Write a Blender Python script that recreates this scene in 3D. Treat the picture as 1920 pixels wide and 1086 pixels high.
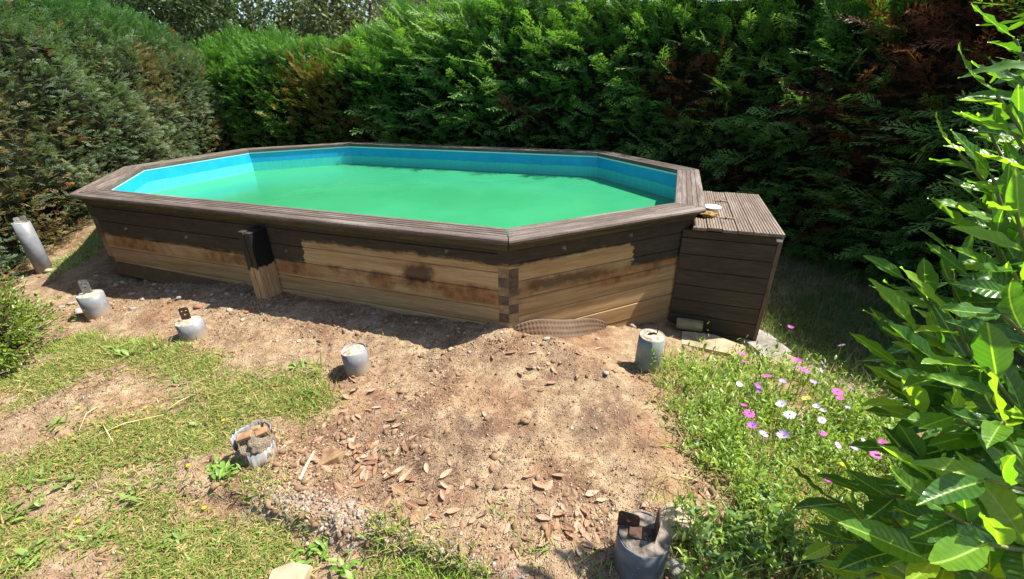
import bpy, bmesh, math, random
import numpy as np
from mathutils import Vector, Matrix

# ------------------------------------------------------------------ scene, camera, light
rng = np.random.default_rng(11)
random.seed(11)
sc = bpy.context.scene
for o in list(bpy.data.objects):
    bpy.data.objects.remove(o)
COL = sc.collection
PI = math.pi

F_PX, PITCH, ROLL, CAM_Z = 812.0, 0.443, -0.012, 1.75
_cp, _sp, _c, _s = math.cos(PITCH), math.sin(PITCH), math.cos(ROLL), math.sin(ROLL)
C_FW = np.array([0, _cp, -_sp])
_u0 = np.array([0, _sp, _cp]); _r0 = np.array([1.0, 0, 0])
C_RT = _c * _r0 + _s * _u0
C_UP = -_s * _r0 + _c * _u0
C_POS = np.array([0, 0, CAM_Z])
cam = bpy.data.cameras.new('camera')
cam.sensor_width = 36.0
cam.lens = 36.0 * F_PX / 1920.0
cam.clip_start, cam.clip_end = 0.02, 500
camo = bpy.data.objects.new('camera', cam)
COL.objects.link(camo)
camo.matrix_world = Matrix(((C_RT[0], C_UP[0], -C_FW[0], 0), (C_RT[1], C_UP[1], -C_FW[1], 0),
                            (C_RT[2], C_UP[2], -C_FW[2], CAM_Z), (0, 0, 0, 1)))
sc.camera = camo

SUN_EL, SUN_AZ = math.radians(57), math.radians(13)      # azimuth from +x towards +y
SUN = Vector((math.cos(SUN_EL) * math.cos(SUN_AZ), math.cos(SUN_EL) * math.sin(SUN_AZ), math.sin(SUN_EL)))
world = bpy.data.worlds.new('World')
sc.world = world
world.use_nodes = True
wn = world.node_tree
wn.nodes.clear()
sky = wn.nodes.new('ShaderNodeTexSky')
sky.sky_type = 'NISHITA'
sky.sun_disc = False
sky.sun_elevation = SUN_EL
sky.sun_rotation = PI / 2 - SUN_AZ
bg = wn.nodes.new('ShaderNodeBackground')
bg.inputs['Strength'].default_value = 0.105
wo = wn.nodes.new('ShaderNodeOutputWorld')
wn.links.new(sky.outputs[0], bg.inputs[0])
wn.links.new(bg.outputs[0], wo.inputs[0])
sl = bpy.data.lights.new('sun', 'SUN')
sl.energy = 4.9
sl.angle = math.radians(0.53)
sl.color = (1.0, 0.95, 0.86)
slo = bpy.data.objects.new('sun', sl)
COL.objects.link(slo)
slo.location = (6, 3, 12)
slo.rotation_euler = (-SUN).to_track_quat('-Z', 'Y').to_euler()
sc.view_settings.view_transform = 'Standard'
sc.view_settings.look = 'None'
sc.view_settings.exposure = 1.28
sc.view_settings.gamma = 1.0
sc.view_settings.use_curve_mapping = False


# ------------------------------------------------------------------ measuring helpers (photo survey -> metres)
def ray(px, py):
    return C_FW + (px - 960) / F_PX * C_RT + (543 - py) / F_PX * C_UP


def G(px, py, z=0.0):
    q = ray(px, py)
    return C_POS + q * ((z - CAM_Z) / q[2])


def D(px, py, depth):
    return C_POS + ray(px, py) * depth


def PX(P):
    d = np.asarray(P, float) - C_POS
    k = d @ C_FW
    return 960 + F_PX * (d @ C_RT) / k, 543 - F_PX * (d @ C_UP) / k


def height_to(base, py):
    lo, hi = 0.0, 2.0
    for _ in range(40):
        m = (lo + hi) / 2
        if PX(np.array(base) + [0, 0, m])[1] > py:
            lo = m
        else:
            hi = m
    return lo


def smooth(a, b, x):
    t = np.clip((x - a) / (b - a), 0, 1)
    return t * t * (3 - 2 * t)


def _hash(ix, iy, iz, seed):
    h = (ix.astype(np.int64) * 374761393 + iy.astype(np.int64) * 668265263 + iz.astype(np.int64) * 2147483647 + seed * 1274126177) & 0xFFFFFFFF
    h = ((h ^ (h >> 13)) * 1274126177) & 0xFFFFFFFF
    h = ((h ^ (h >> 16)) * 2246822519) & 0xFFFFFFFF
    return (h ^ (h >> 15)).astype(np.float64) / 4294967295.0


def vnoise(x, y, z=None, seed=0):
    x = np.asarray(x, float); y = np.asarray(y, float)
    z = np.zeros_like(x) if z is None else np.asarray(z, float)
    fx, fy, fz = np.floor(x), np.floor(y), np.floor(z)
    tx, ty, tz = x - fx, y - fy, z - fz
    tx, ty, tz = tx * tx * (3 - 2 * tx), ty * ty * (3 - 2 * ty), tz * tz * (3 - 2 * tz)
    r = 0
    for a in (0, 1):
        for b in (0, 1):
            for c in (0, 1):
                w = (tx if a else 1 - tx) * (ty if b else 1 - ty) * (tz if c else 1 - tz)
                r = r + w * _hash(fx + a, fy + b, fz + c, seed)
    return r * 2 - 1


def fbm(x, y, z=None, seed=0, oct=4):
    r, a, f = 0, 1.0, 1.0
    for k in range(oct):
        r = r + a * vnoise(np.asarray(x) * f, np.asarray(y) * f, None if z is None else np.asarray(z) * f, seed + k)
        a *= .5; f *= 2.03
    return r


def in_poly(x, y, poly):
    x = np.asarray(x); y = np.asarray(y)
    inside = np.zeros(x.shape, bool)
    n = len(poly)
    for i in range(n):
        x1, y1 = poly[i][0], poly[i][1]
        x2, y2 = poly[(i + 1) % n][0], poly[(i + 1) % n][1]
        c = ((y1 > y) != (y2 > y)) & (x < (x2 - x1) * (y - y1) / (y2 - y1 + 1e-12) + x1)
        inside ^= c
    return inside


def poly_dist(x, y, poly):
    """signed distance, positive inside"""
    d = np.full(np.asarray(x).shape, 1e9)
    n = len(poly)
    for i in range(n):
        a = np.array(poly[i][:2]); b = np.array(poly[(i + 1) % n][:2])
        e = b - a
        t = np.clip(((x - a[0]) * e[0] + (y - a[1]) * e[1]) / (e @ e + 1e-12), 0, 1)
        d = np.minimum(d, np.hypot(x - a[0] - t * e[0], y - a[1] - t * e[1]))
    return np.where(in_poly(x, y, poly), d, -d)


# ------------------------------------------------------------------ object helpers
def link(o, parent=None):
    COL.objects.link(o)
    if parent is not None:
        o.parent = parent
    return o


def tag(o, label=None, cat=None, group=None, kind=None):
    if label: o['label'] = label
    if cat: o['category'] = cat
    if group: o['group'] = group
    if kind: o['kind'] = kind
    return o


def empty(name, loc=(0, 0, 0), rz=0.0):
    o = bpy.data.objects.new(name, None)
    o.empty_display_size = .1
    o.location = loc
    o.rotation_euler = (0, 0, rz)
    return link(o)


def mesh_np(name, V, Fc, mat=None, smooth_shade=False, col=None, mats=None, mi=None):
    """V (n,3); Fc list of arrays (m,k)"""
    me = bpy.data.meshes.new(name)
    V = np.asarray(V, np.float32)
    if not isinstance(Fc, (list, tuple)):
        Fc = [Fc]
    Fc = [np.asarray(f, np.int32) for f in Fc if len(f)]
    me.vertices.add(len(V))
    me.vertices.foreach_set('co', V.ravel())
    loops = np.concatenate([f.ravel() for f in Fc])
    tot = np.concatenate([np.full(len(f), f.shape[1], np.int32) for f in Fc])
    start = np.concatenate([[0], np.cumsum(tot)[:-1]]).astype(np.int32)
    me.loops.add(len(loops))
    me.loops.foreach_set('vertex_index', loops)
    me.polygons.add(len(tot))
    me.polygons.foreach_set('loop_start', start)
    me.polygons.foreach_set('loop_total', tot)
    if smooth_shade:
        me.polygons.foreach_set('use_smooth', np.ones(len(tot), bool))
    if mi is not None:
        me.polygons.foreach_set('material_index', np.asarray(mi, np.int32))
    me.update(calc_edges=True)
    if col is not None:
        at = me.attributes.new('tint', 'FLOAT_COLOR', 'POINT')
        c4 = np.ones((len(V), 4), np.float32)
        c4[:, :3] = col
        at.data.foreach_set('color', c4.ravel())
    for m in (mats or ([mat] if mat else [])):
        me.materials.append(m)
    return me


def obj(name, me, parent=None, loc=None, rot=None):
    o = bpy.data.objects.new(name, me)
    if loc is not None: o.location = loc
    if rot is not None: o.rotation_euler = rot
    return link(o, parent)


class MB:
    def __init__(self):
        self.v = []; self.f = []; self.mi = []; self.cur = 0

    def add(self, vs, fs):
        n = len(self.v)
        self.v += [tuple(map(float, q)) for q in vs]
        for f in fs:
            self.f.append(tuple(n + i for i in f)); self.mi.append(self.cur)
        return self

    def box(self, x0, x1, y0, y1, z0, z1, bev=0.0):
        if bev <= 0:
            vs = [(x, y, z) for x in (x0, x1) for y in (y0, y1) for z in (z0, z1)]
            fs = [(0, 1, 3, 2), (4, 6, 7, 5), (0, 4, 5, 1), (2, 3, 7, 6), (0, 2, 6, 4), (1, 5, 7, 3)]
            return self.add(vs, fs)
        bm = bmesh.new()
        bmesh.ops.create_cube(bm, size=1)
        for v in bm.verts:
            v.co = Vector(((x0 + x1) / 2 + v.co.x * (x1 - x0), (y0 + y1) / 2 + v.co.y * (y1 - y0), (z0 + z1) / 2 + v.co.z * (z1 - z0)))
        bmesh.ops.bevel(bm, geom=list(bm.edges), offset=bev, segments=1, affect='EDGES')
        bm.verts.index_update()
        vs = [tuple(v.co) for v in bm.verts]; fs = [[v.index for v in f.verts] for f in bm.faces]
        bm.free()
        return self.add(vs, fs)

    def tube(self, pts, rad, n=8, cap=True):
        pts = [np.array(q, float) for q in pts]
        rad = [rad] * len(pts) if np.isscalar(rad) else rad
        vs, fs = [], []
        prev = None
        for i, q in enumerate(pts):
            t = pts[min(i + 1, len(pts) - 1)] - pts[max(i - 1, 0)]
            t = t / (np.linalg.norm(t) + 1e-12)
            if prev is None:
                a = np.cross(t, [0, 0, 1.0])
                if np.linalg.norm(a) < 1e-3: a = np.cross(t, [1.0, 0, 0])
            else:
                a = prev - t * (prev @ t)
            a /= np.linalg.norm(a); prev = a
            b = np.cross(t, a)
            for k in range(n):
                an = 2 * PI * k / n
                vs.append(q + rad[i] * (math.cos(an) * a + math.sin(an) * b))
        for i in range(len(pts) - 1):
            for k in range(n):
                fs.append((i * n + k, i * n + (k + 1) % n, (i + 1) * n + (k + 1) % n, (i + 1) * n + k))
        if cap:
            fs.append(tuple(range(n - 1, -1, -1)))
            fs.append(tuple((len(pts) - 1) * n + k for k in range(n)))
        return self.add(vs, fs)

    def mesh(self, name, mats, smooth_shade=False):
        me = bpy.data.meshes.new(name)
        me.from_pydata(self.v, [], self.f)
        for m in (mats if isinstance(mats, (list, tuple)) else [mats]):
            me.materials.append(m)
        me.polygons.foreach_set('material_index', self.mi)
        if smooth_shade:
            me.polygons.foreach_set('use_smooth', [True] * len(self.f))
        me.update()
        return me

    def build(self, name, mats, parent=None, smooth_shade=False, **k):
        return obj(name, self.mesh(name, mats, smooth_shade), parent, **k)


def frames(dirs, ups):
    """rotation matrices (n,3,3) with columns x=dir, y=side, z=up-ish"""
    x = dirs / np.linalg.norm(dirs, axis=1, keepdims=True)
    y = np.cross(ups, x)
    y /= np.linalg.norm(y, axis=1, keepdims=True) + 1e-9
    z = np.cross(x, y)
    return np.stack([x, y, z], -1)


def stamp(templates, which, pos, rot, scale, cols, tipcols=None):
    """instances of templates [(V,F,tip)] baked into one vertex/face set with colour"""
    AV, AF, AC = [], {}, []
    base = 0
    for t, (TV, TF, TT) in enumerate(templates):
        idx = np.where(which == t)[0]
        if not len(idx): continue
        sc_ = scale[idx]
        S = TV[None] * (sc_[:, None, None] if sc_.ndim == 1 else sc_[:, None, :])
        W = np.einsum('nij,nvj->nvi', rot[idx], S) + pos[idx][:, None]
        n, m = len(idx), len(TV)
        AV.append(W.reshape(-1, 3))
        c = np.repeat(cols[idx][:, None], m, 1)
        if tipcols is not None:
            w = TT[None, :, None]
            c = c * (1 - w) + tipcols[idx][:, None] * w
        AC.append(c.reshape(-1, 3))
        off = base + np.arange(n)[:, None, None] * m
        for f in TF:
            AF.setdefault(f.shape[1], []).append((f[None] + off).reshape(-1, f.shape[1]))
        base += n * m
    return np.concatenate(AV), [np.concatenate(v) for v in AF.values()], np.concatenate(AC)


# ------------------------------------------------------------------ materials
def srgb(r, g, b):
    f = lambda c: (c / 255 / 12.92) if c <= 10.3 else ((c / 255 + .055) / 1.055) ** 2.4
    return (f(r), f(g), f(b), 1)


class N:
    """small node-tree builder"""
    def __init__(self, name):
        self.m = bpy.data.materials.new(name)
        self.m.use_nodes = True
        self.t = self.m.node_tree
        self.t.nodes.clear()
        self.out = self.t.nodes.new('ShaderNodeOutputMaterial')

    def n(self, kind, **kw):
        x = self.t.nodes.new('ShaderNode' + kind)
        for k, v in kw.items():
            setattr(x, k, v)
        return x

    def L(self, a, b):
        self.t.links.new(a, b)

    def setin(self, sock, v):
        if isinstance(v, bpy.types.NodeSocket):
            self.L(v, sock)
        else:
            if isinstance(v, tuple) and len(v) == 3 and sock.type == 'RGBA': v = (*v, 1)
            sock.default_value = v

    def coord(self, which='Object', obj_=None, scale=None, rot=None):
        t = self.n('TexCoord')
        if obj_ is not None: t.object = obj_
        o = t.outputs[which]
        if scale is not None:
            mp = self.n('Mapping')
            mp.inputs['Scale'].default_value = scale
            if rot: mp.inputs['Rotation'].default_value = rot
            self.L(o, mp.inputs[0]); o = mp.outputs[0]
        return o

    def noise(self, vec, scale=5, detail=4, rough=.55, dist=0.0, out='Fac'):
        x = self.n('TexNoise')
        self.L(vec, x.inputs['Vector'])
        x.inputs['Scale'].default_value = scale
        x.inputs['Detail'].default_value = detail
        x.inputs['Roughness'].default_value = rough
        x.inputs['Distortion'].default_value = dist
        return x.outputs[out]

    def voro(self, vec, scale=5, feature='F1', out='Distance'):
        x = self.n('TexVoronoi', feature=feature)
        self.L(vec, x.inputs['Vector'])
        x.inputs['Scale'].default_value = scale
        return x.outputs[out]

    def ramp(self, fac, stops, interp='LINEAR'):
        x = self.n('ValToRGB')
        x.color_ramp.interpolation = interp
        while len(x.color_ramp.elements) < len(stops): x.color_ramp.elements.new(.5)
        for e, (p_, c) in zip(x.color_ramp.elements, stops):
            e.position = p_
            e.color = c if len(c) == 4 else (*c, 1)
        self.L(fac, x.inputs[0])
        return x.outputs[0]

    def mix(self, fac, a, b, mode='MIX'):
        x = self.n('Mix', data_type='RGBA', blend_type=mode)
        self.setin(x.inputs[0], fac); self.setin(x.inputs[6], a); self.setin(x.inputs[7], b)
        return x.outputs[2]

    def math(self, op, a, b=0.0, c=None, clamp=False):
        x = self.n('Math', operation=op, use_clamp=clamp)
        self.setin(x.inputs[0], a); self.setin(x.inputs[1], b)
        if c is not None: self.setin(x.inputs[2], c)
        return x.outputs[0]

    def step(self, x, lo, hi):
        r = self.n('MapRange', interpolation_type='SMOOTHSTEP')
        self.setin(r.inputs[0], x); self.setin(r.inputs[1], lo); self.setin(r.inputs[2], hi)
        return r.outputs[0]

    def xyz(self, vec):
        x = self.n('SeparateXYZ'); self.L(vec, x.inputs[0]); return x.outputs

    def add(self, a, b):
        x = self.n('VectorMath', operation='ADD'); self.setin(x.inputs[0], a); self.setin(x.inputs[1], b); return x.outputs[0]

    def rnd(self):
        return self.n('ObjectInfo').outputs['Random']

    def attr(self, name, out='Color'):
        x = self.n('Attribute', attribute_name=name); return x.outputs[out]

    def bump(self, h, strength=.3, dist=.01, normal=None):
        x = self.n('Bump')
        x.inputs['Strength'].default_value = strength
        x.inputs['Distance'].default_value = dist
        self.L(h, x.inputs['Height'])
        if normal is not None: self.L(normal, x.inputs['Normal'])
        return x.outputs[0]

    def pbr(self, base, rough=.7, spec=.3, normal=None, metal=0.0, ior=None, coat=None):
        x = self.n('BsdfPrincipled')
        self.setin(x.inputs['Base Color'], base)
        self.setin(x.inputs['Roughness'], rough)
        self.setin(x.inputs['Specular IOR Level'], spec)
        self.setin(x.inputs['Metallic'], metal)
        if ior: x.inputs['IOR'].default_value = ior
        if normal is not None: self.L(normal, x.inputs['Normal'])
        return x

    def done(self, shader):
        self.L(shader.outputs[0] if hasattr(shader, 'outputs') else shader, self.out.inputs[0])
        return self.m


def foliage_mat(name, trans=.35, trans_gain=(1.5, 1.7, .6), rough=.55, spec=.25, noise_amt=.35, nscale=3.0):
    k = N(name)
    c = k.attr('tint')
    nz = k.noise(k.coord('Object'), nscale, 3)
    v = k.math('MULTIPLY_ADD', nz, noise_amt * 2, 1 - noise_amt)
    comb = k.n('VectorMath', operation='SCALE')
    k.L(c, comb.inputs[0]); k.L(v, comb.inputs[3])
    cc = comb.outputs[0]
    b = k.pbr(cc, rough, spec)
    t = k.n('BsdfTranslucent')
    tc = k.mix(1.0, cc, (*trans_gain, 1), 'MULTIPLY')
    k.L(tc, t.inputs[0])
    mx = k.n('MixShader'); mx.inputs[0].default_value = trans
    k.L(b.outputs[0], mx.inputs[1]); k.L(t.outputs[0], mx.inputs[2])
    return k.done(mx)


def simple_mat(name, c1, c2, scale=20, rough=.8, spec=.25, bump=.2, bdist=.004, stretch=(1, 1, 1), metal=0.0, detail=6, use_rnd=True):
    k = N(name)
    v = k.coord('Object', scale=stretch)
    if use_rnd:
        cx = k.n('CombineXYZ'); r = k.math('MULTIPLY', k.rnd(), 37.0)
        k.L(r, cx.inputs[0]); k.L(r, cx.inputs[1]); v = k.add(v, cx.outputs[0])
    nz = k.noise(v, scale, detail)
    c = k.mix(k.step(nz, .3, .7), c1, c2)
    if use_rnd:
        c = k.mix(1.0, c, k.ramp(k.rnd(), [(0, (.75, .75, .75)), (1, (1.15, 1.12, 1.1))]), 'MULTIPLY')
    return k.done(k.pbr(c, rough, spec, k.bump(nz, bump, bdist), metal))


# ------------------------------------------------------------------ pool frame (needed by the terrain too)
PHI = -0.347
POOL_C = (-1.566, 5.983)
LX = np.array([math.cos(PHI), math.sin(PHI)]); LY = np.array([-math.sin(PHI), math.cos(PHI)])
PA, PB, PC = 3.856, 2.354, 1.361
RIM = 0.75
WATER_Z = 0.37


def octagon(w):
    """pool outline inset by w from the outer coping edge, pool coordinates"""
    a, b, c = PA - w, PB - w, PC - w * (2 - math.sqrt(2))
    return [np.array(q) for q in ((-a + c, -b), (a - c, -b), (a, -b + c), (a, b - c), (a - c, b), (-a + c, b), (-a, b - c), (-a, -b + c))]


def to_pool(x, y):
    dx, dy = np.asarray(x) - POOL_C[0], np.asarray(y) - POOL_C[1]
    return dx * LX[0] + dy * LX[1], dx * LY[0] + dy * LY[1]


def from_pool(u, v, z=0.0):
    return np.array([POOL_C[0] + u * LX[0] + v * LY[0], POOL_C[1] + u * LX[1] + v * LY[1], z])


# ------------------------------------------------------------------ terrain
EY = [-60, -5, .6, 1.2, 1.6, 2.1, 2.4, 2.7, 2.95, 3.2, 3.7, 5, 60]
EX = [.5, .5, .66, .76, .84, .80, .74, .50, .08, -.12, -.3, -.3, -.3]
HOLES = [(*G(634, 698, -.1)[:2], .06, .07), (*G(156, 602, -.2)[:2], .06, .05), (*G(462, 872, -.15)[:2], .05, .04)]
STEP_A, STEP_B = G(440, 905)[:2], G(1030, 1080)[:2]


def H0(x, y):
    x = np.asarray(x, float); y = np.asarray(y, float)
    wob = .07 * fbm(x * 2.3, y * 2.3, seed=5, oct=3)
    s = x - np.interp(y, EY, EX) + wob
    drop = np.interp(s, [-.05, 0, .22, .4, .8, 1.84, 2.5, 4.5, 30], [0, -.015, -.11, -.17, -.25, -.40, -.56, -.68, -.9])
    z = drop
    u, v = to_pool(x, y)
    d = -(v + 2.254)
    win = smooth(-2.6, -1.9, u) * (1 - .55 * smooth(1.2, 2.3, u)) * (1 - smooth(2.5, 3.0, u))
    z = z - .07 * np.exp(-(np.maximum(d, 0) / .25) ** 2) * win * (d > -.6)
    # the lawn lies a little lower than the bare patch
    e = STEP_B - STEP_A
    nrm = np.array([-e[1], e[0]]) / np.hypot(*e)
    sd = (x - STEP_A[0]) * nrm[0] + (y - STEP_A[1]) * nrm[1] + .035 * fbm(x * 5, y * 5, seed=9, oct=3)
    al = ((x - STEP_A[0]) * e[0] + (y - STEP_A[1]) * e[1]) / (e @ e)
    z = z - .075 * (1 - smooth(-.05, .02, sd)) * smooth(-.35, .02, al) * (1 - smooth(1.0, 1.25, al))
    # the soil was heaped against the wall and falls away from it, most of all to the left
    for hx, hy, hr, hd_ in HOLES:
        z = z - hd_ * np.exp(-((x - hx) ** 2 + (y - hy) ** 2) / hr ** 2)
    dd = np.maximum(d, 0)
    z = z - (.10 * smooth(.0, .55, dd)) * (1 - .25 * smooth(.2, 1.0, s + .6)) * (d > -1)
    z = z - .17 * smooth(-2.6, -4.9, x) * (d > -1) * smooth(-.3, .3, d + .5)
    return z


def H(x, y):
    x = np.asarray(x, float); y = np.asarray(y, float)
    near = np.exp(-((x + 1) / 9) ** 2 - ((y - 2.5) / 8) ** 2)
    z = H0(x, y)
    z = z + near * (.022 * fbm(x * 2.1, y * 2.1, seed=1, oct=3) + .009 * fbm(x * 9, y * 9, seed=2, oct=3))
    # clods
    c = vnoise(x * 27, y * 27, seed=3)
    c2 = vnoise(x * 13 + .2 * c, y * 13, seed=6)
    z = z + near * (.013 * np.maximum(c - .1, 0) + .012 * np.maximum(c2 - .2, 0) + .006 * vnoise(x * 48, y * 48, seed=4))
    return z


def Hs(x, y):
    return float(H(np.array([x]), np.array([y]))[0])


def GT(px, py):
    """survey point on the terrain itself"""
    z = 0.0
    for _ in range(12):
        q = G(px, py, z)
        z = .5 * z + .5 * Hs(q[0], q[1])
    q = G(px, py, z)
    q[2] = Hs(q[0], q[1])
    return q


def poly(pts, z=0.0):
    return [G(px, py, z)[:2] for px, py in pts]


LAWN = poly([(-500, 1000), (-200, 850), (0, 830), (110, 770), (250, 715), (420, 690), (560, 690), (600, 730), (520, 780), (450, 840), (425, 880), (440, 920), (560, 975),
             (700, 1005), (790, 1030), (900, 1090), (1000, 1300), (600, 1600), (-600, 1700)])
LAWN2 = poly([(-300, 760), (-150, 690), (0, 665), (90, 650), (130, 600), (200, 615), (330, 640), (400, 650), (380, 690), (230, 720), (150, 700), (60, 720), (0, 740)])
PATHP = poly([(-200, 800), (0, 750), (120, 690), (230, 650), (330, 700), (250, 760), (120, 800), (0, 860)])
BANK = poly([(1215, 700), (1240, 660), (1300, 640), (1400, 640), (1520, 650), (1720, 760), (1760, 900), (1700, 1300), (1240, 1300), (1262, 1010),
             (1300, 960), (1350, 925), (1290, 860), (1240, 780)], -.22)
ASH = poly([(470, 900), (560, 880), (700, 930), (820, 985), (1000, 1050), (980, 1086), (760, 1000), (620, 975), (500, 935)])
LOAM1 = poly([(700, 720), (860, 740), (960, 800), (930, 880), (800, 900), (560, 900), (540, 800)])
LOAM2 = poly([(1020, 760), (1180, 740), (1200, 800), (1100, 830)])


def lawn_density(x, y):
    d = np.maximum(smooth(-.22, .18, poly_dist(x, y, LAWN)), .8 * smooth(-.15, .15, poly_dist(x, y, LAWN2)))
    d = d * (1 - .85 * smooth(-.12, .12, poly_dist(x, y, PATHP)))
    n = .5 + .5 * fbm(x * 2.6, y * 2.6, seed=21, oct=3)
    return np.clip(d * np.clip(n * 1.5 - .12, 0.04, 1.2), 0, 1.1)


def bank_density(x, y):
    d = smooth(-.16, .16, poly_dist(x, y, BANK) + .1 * fbm(x * 4, y * 4, seed=23, oct=3))
    n = .5 + .5 * fbm(x * 3, y * 3, seed=22, oct=3)
    return np.clip(d * np.clip(.25 + n * 1.2, 0, 1), 0, 1)


def axis(core0, core1, step, lo, hi):
    a = list(np.arange(core0, core1 + step / 2, step))
    s, q = step, core0
    left = []
    while q > lo:
        s *= 1.18; q -= s; left.append(q)
    s, q = step, core1
    right = []
    while q < hi:
        s *= 1.18; q += s; right.append(q)
    return np.array(left[::-1] + a + right)


ax_x = axis(-5.4, 3.0, .018, -140, 140)
ax_y = axis(.75, 4.6, .018, -140, 160)
GX, GY = np.meshgrid(ax_x, ax_y)
gz = H(GX.ravel(), GY.ravel())
nx, ny = len(ax_x), len(ax_y)
ii = np.arange(nx * ny).reshape(ny, nx)
gf = np.stack([ii[:-1, :-1], ii[:-1, 1:], ii[1:, 1:], ii[1:, :-1]], -1).reshape(-1, 4)
gx, gy = GX.ravel(), GY.ravel()
gm = np.zeros((len(gx), 3))
gm[:, 0] = np.maximum(lawn_density(gx, gy), .8 * bank_density(gx, gy))            # turf / humus
wobx = .12 * fbm(gx * 4, gy * 4, seed=31, oct=3)
gm[:, 1] = np.maximum(smooth(-.15, .15, poly_dist(gx, gy, LOAM1) + wobx) * .8, smooth(-.1, .1, poly_dist(gx, gy, LOAM2) + wobx))  # dark loam
gm[:, 2] = smooth(-.05, .05, poly_dist(gx, gy, ASH) + wobx * .7)                    # pale lime crust
far_turf = 1 - smooth(7, 4.5, np.hypot(gx + .5, gy - 2.5))
gm[:, 0] = np.maximum(gm[:, 0], np.where(np.hypot(gx + .5, gy - 2.5) > 6.5, .9, 0))


def ground_mat():
    k = N('clay_soil')
    v = k.coord('Object')
    at = k.attr('tint')
    sp = k.n('SeparateColor'); k.L(at, sp.inputs[0])
    big = k.noise(v, 1.7, 5, .6)
    mid = k.noise(v, 9, 6, .65)
    fine = k.noise(v, 60, 6, .7)
    clay = k.mix(k.step(mid, .35, .68), srgb(132, 110, 87), srgb(162, 142, 114))
    clay = k.mix(k.math('MULTIPLY', k.step(big, .42, .66), .8), clay, srgb(142, 108, 80))
    loam = k.mix(k.step(mid, .3, .7), srgb(88, 70, 58), srgb(126, 102, 82))
    bl = k.math('ADD', k.math('MULTIPLY', sp.outputs[1], .75), k.math('MULTIPLY', k.math('SUBTRACT', k.noise(v, 6, 8, .75), .5), 2.6))
    c = k.mix(k.math('MULTIPLY', k.step(bl, .2, .8), .85), clay, loam)
    patch = k.noise(v, 3.4, 7, .72)
    c = k.mix(k.math('MULTIPLY', k.step(patch, .47, .64), .8), c, srgb(104, 80, 64))
    turf = k.mix(k.step(fine, .35, .65), srgb(112, 94, 64), srgb(146, 126, 86))
    turf = k.mix(k.step(mid, .45, .7), turf, srgb(92, 88, 50))
    tl = k.math('ADD', sp.outputs[0], k.math('MULTIPLY', k.math('SUBTRACT', mid, .5), .7))
    c = k.mix(k.math('MULTIPLY', k.step(tl, .2, .7), .8), c, turf)
    al = k.math('MULTIPLY', sp.outputs[2], k.step(k.noise(v, 26, 5, .7), .46, .58))
    c = k.mix(k.math('MULTIPLY', al, .7), c, srgb(166, 156, 148))
    # crumbs and grit
    vo = k.voro(v, 120, out='Color')
    vs = k.n('SeparateColor'); k.L(vo, vs.inputs[0])
    vd = k.voro(v, 120)
    grit = k.math('MULTIPLY', k.step(vs.outputs[0], .80, .84), k.step(vd, .5, .3))
    c = k.mix(grit, c, k.mix(vs.outputs[1], srgb(184, 168, 146), srgb(120, 90, 68)))
    dk = k.math('MULTIPLY', k.step(vs.outputs[2], .82, .86), k.step(vd, .5, .3))
    c = k.mix(dk, c, srgb(84, 58, 42))
    c = k.mix(1.0, c, k.ramp(fine, [(.2, (.66, .64, .62)), (.5, (1, 1, 1)), (.8, (1.12, 1.12, 1.12))]), 'MULTIPLY')
    h = k.math('ADD', k.math('MULTIPLY', fine, .6), k.math('MULTIPLY', k.noise(v, 160, 4, .6), .35))
    h = k.math('ADD', h, k.math('MULTIPLY', k.step(vd, .6, .1), .35))
    return k.done(k.pbr(c, .95, .12, k.bump(h, .9, .012)))


ground = obj('ground', mesh_np('ground', np.stack([gx, gy, gz], -1), gf, ground_mat(), True, col=gm))
tag(ground, 'bare clay soil and patchy lawn around the pool', kind='structure')

# ------------------------------------------------------------------ pool
pool = empty('swimming_pool', (POOL_C[0], POOL_C[1], 0), PHI)
tag(pool, 'raised wooden octagonal swimming pool with weathered brown coping', 'pool')


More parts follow.
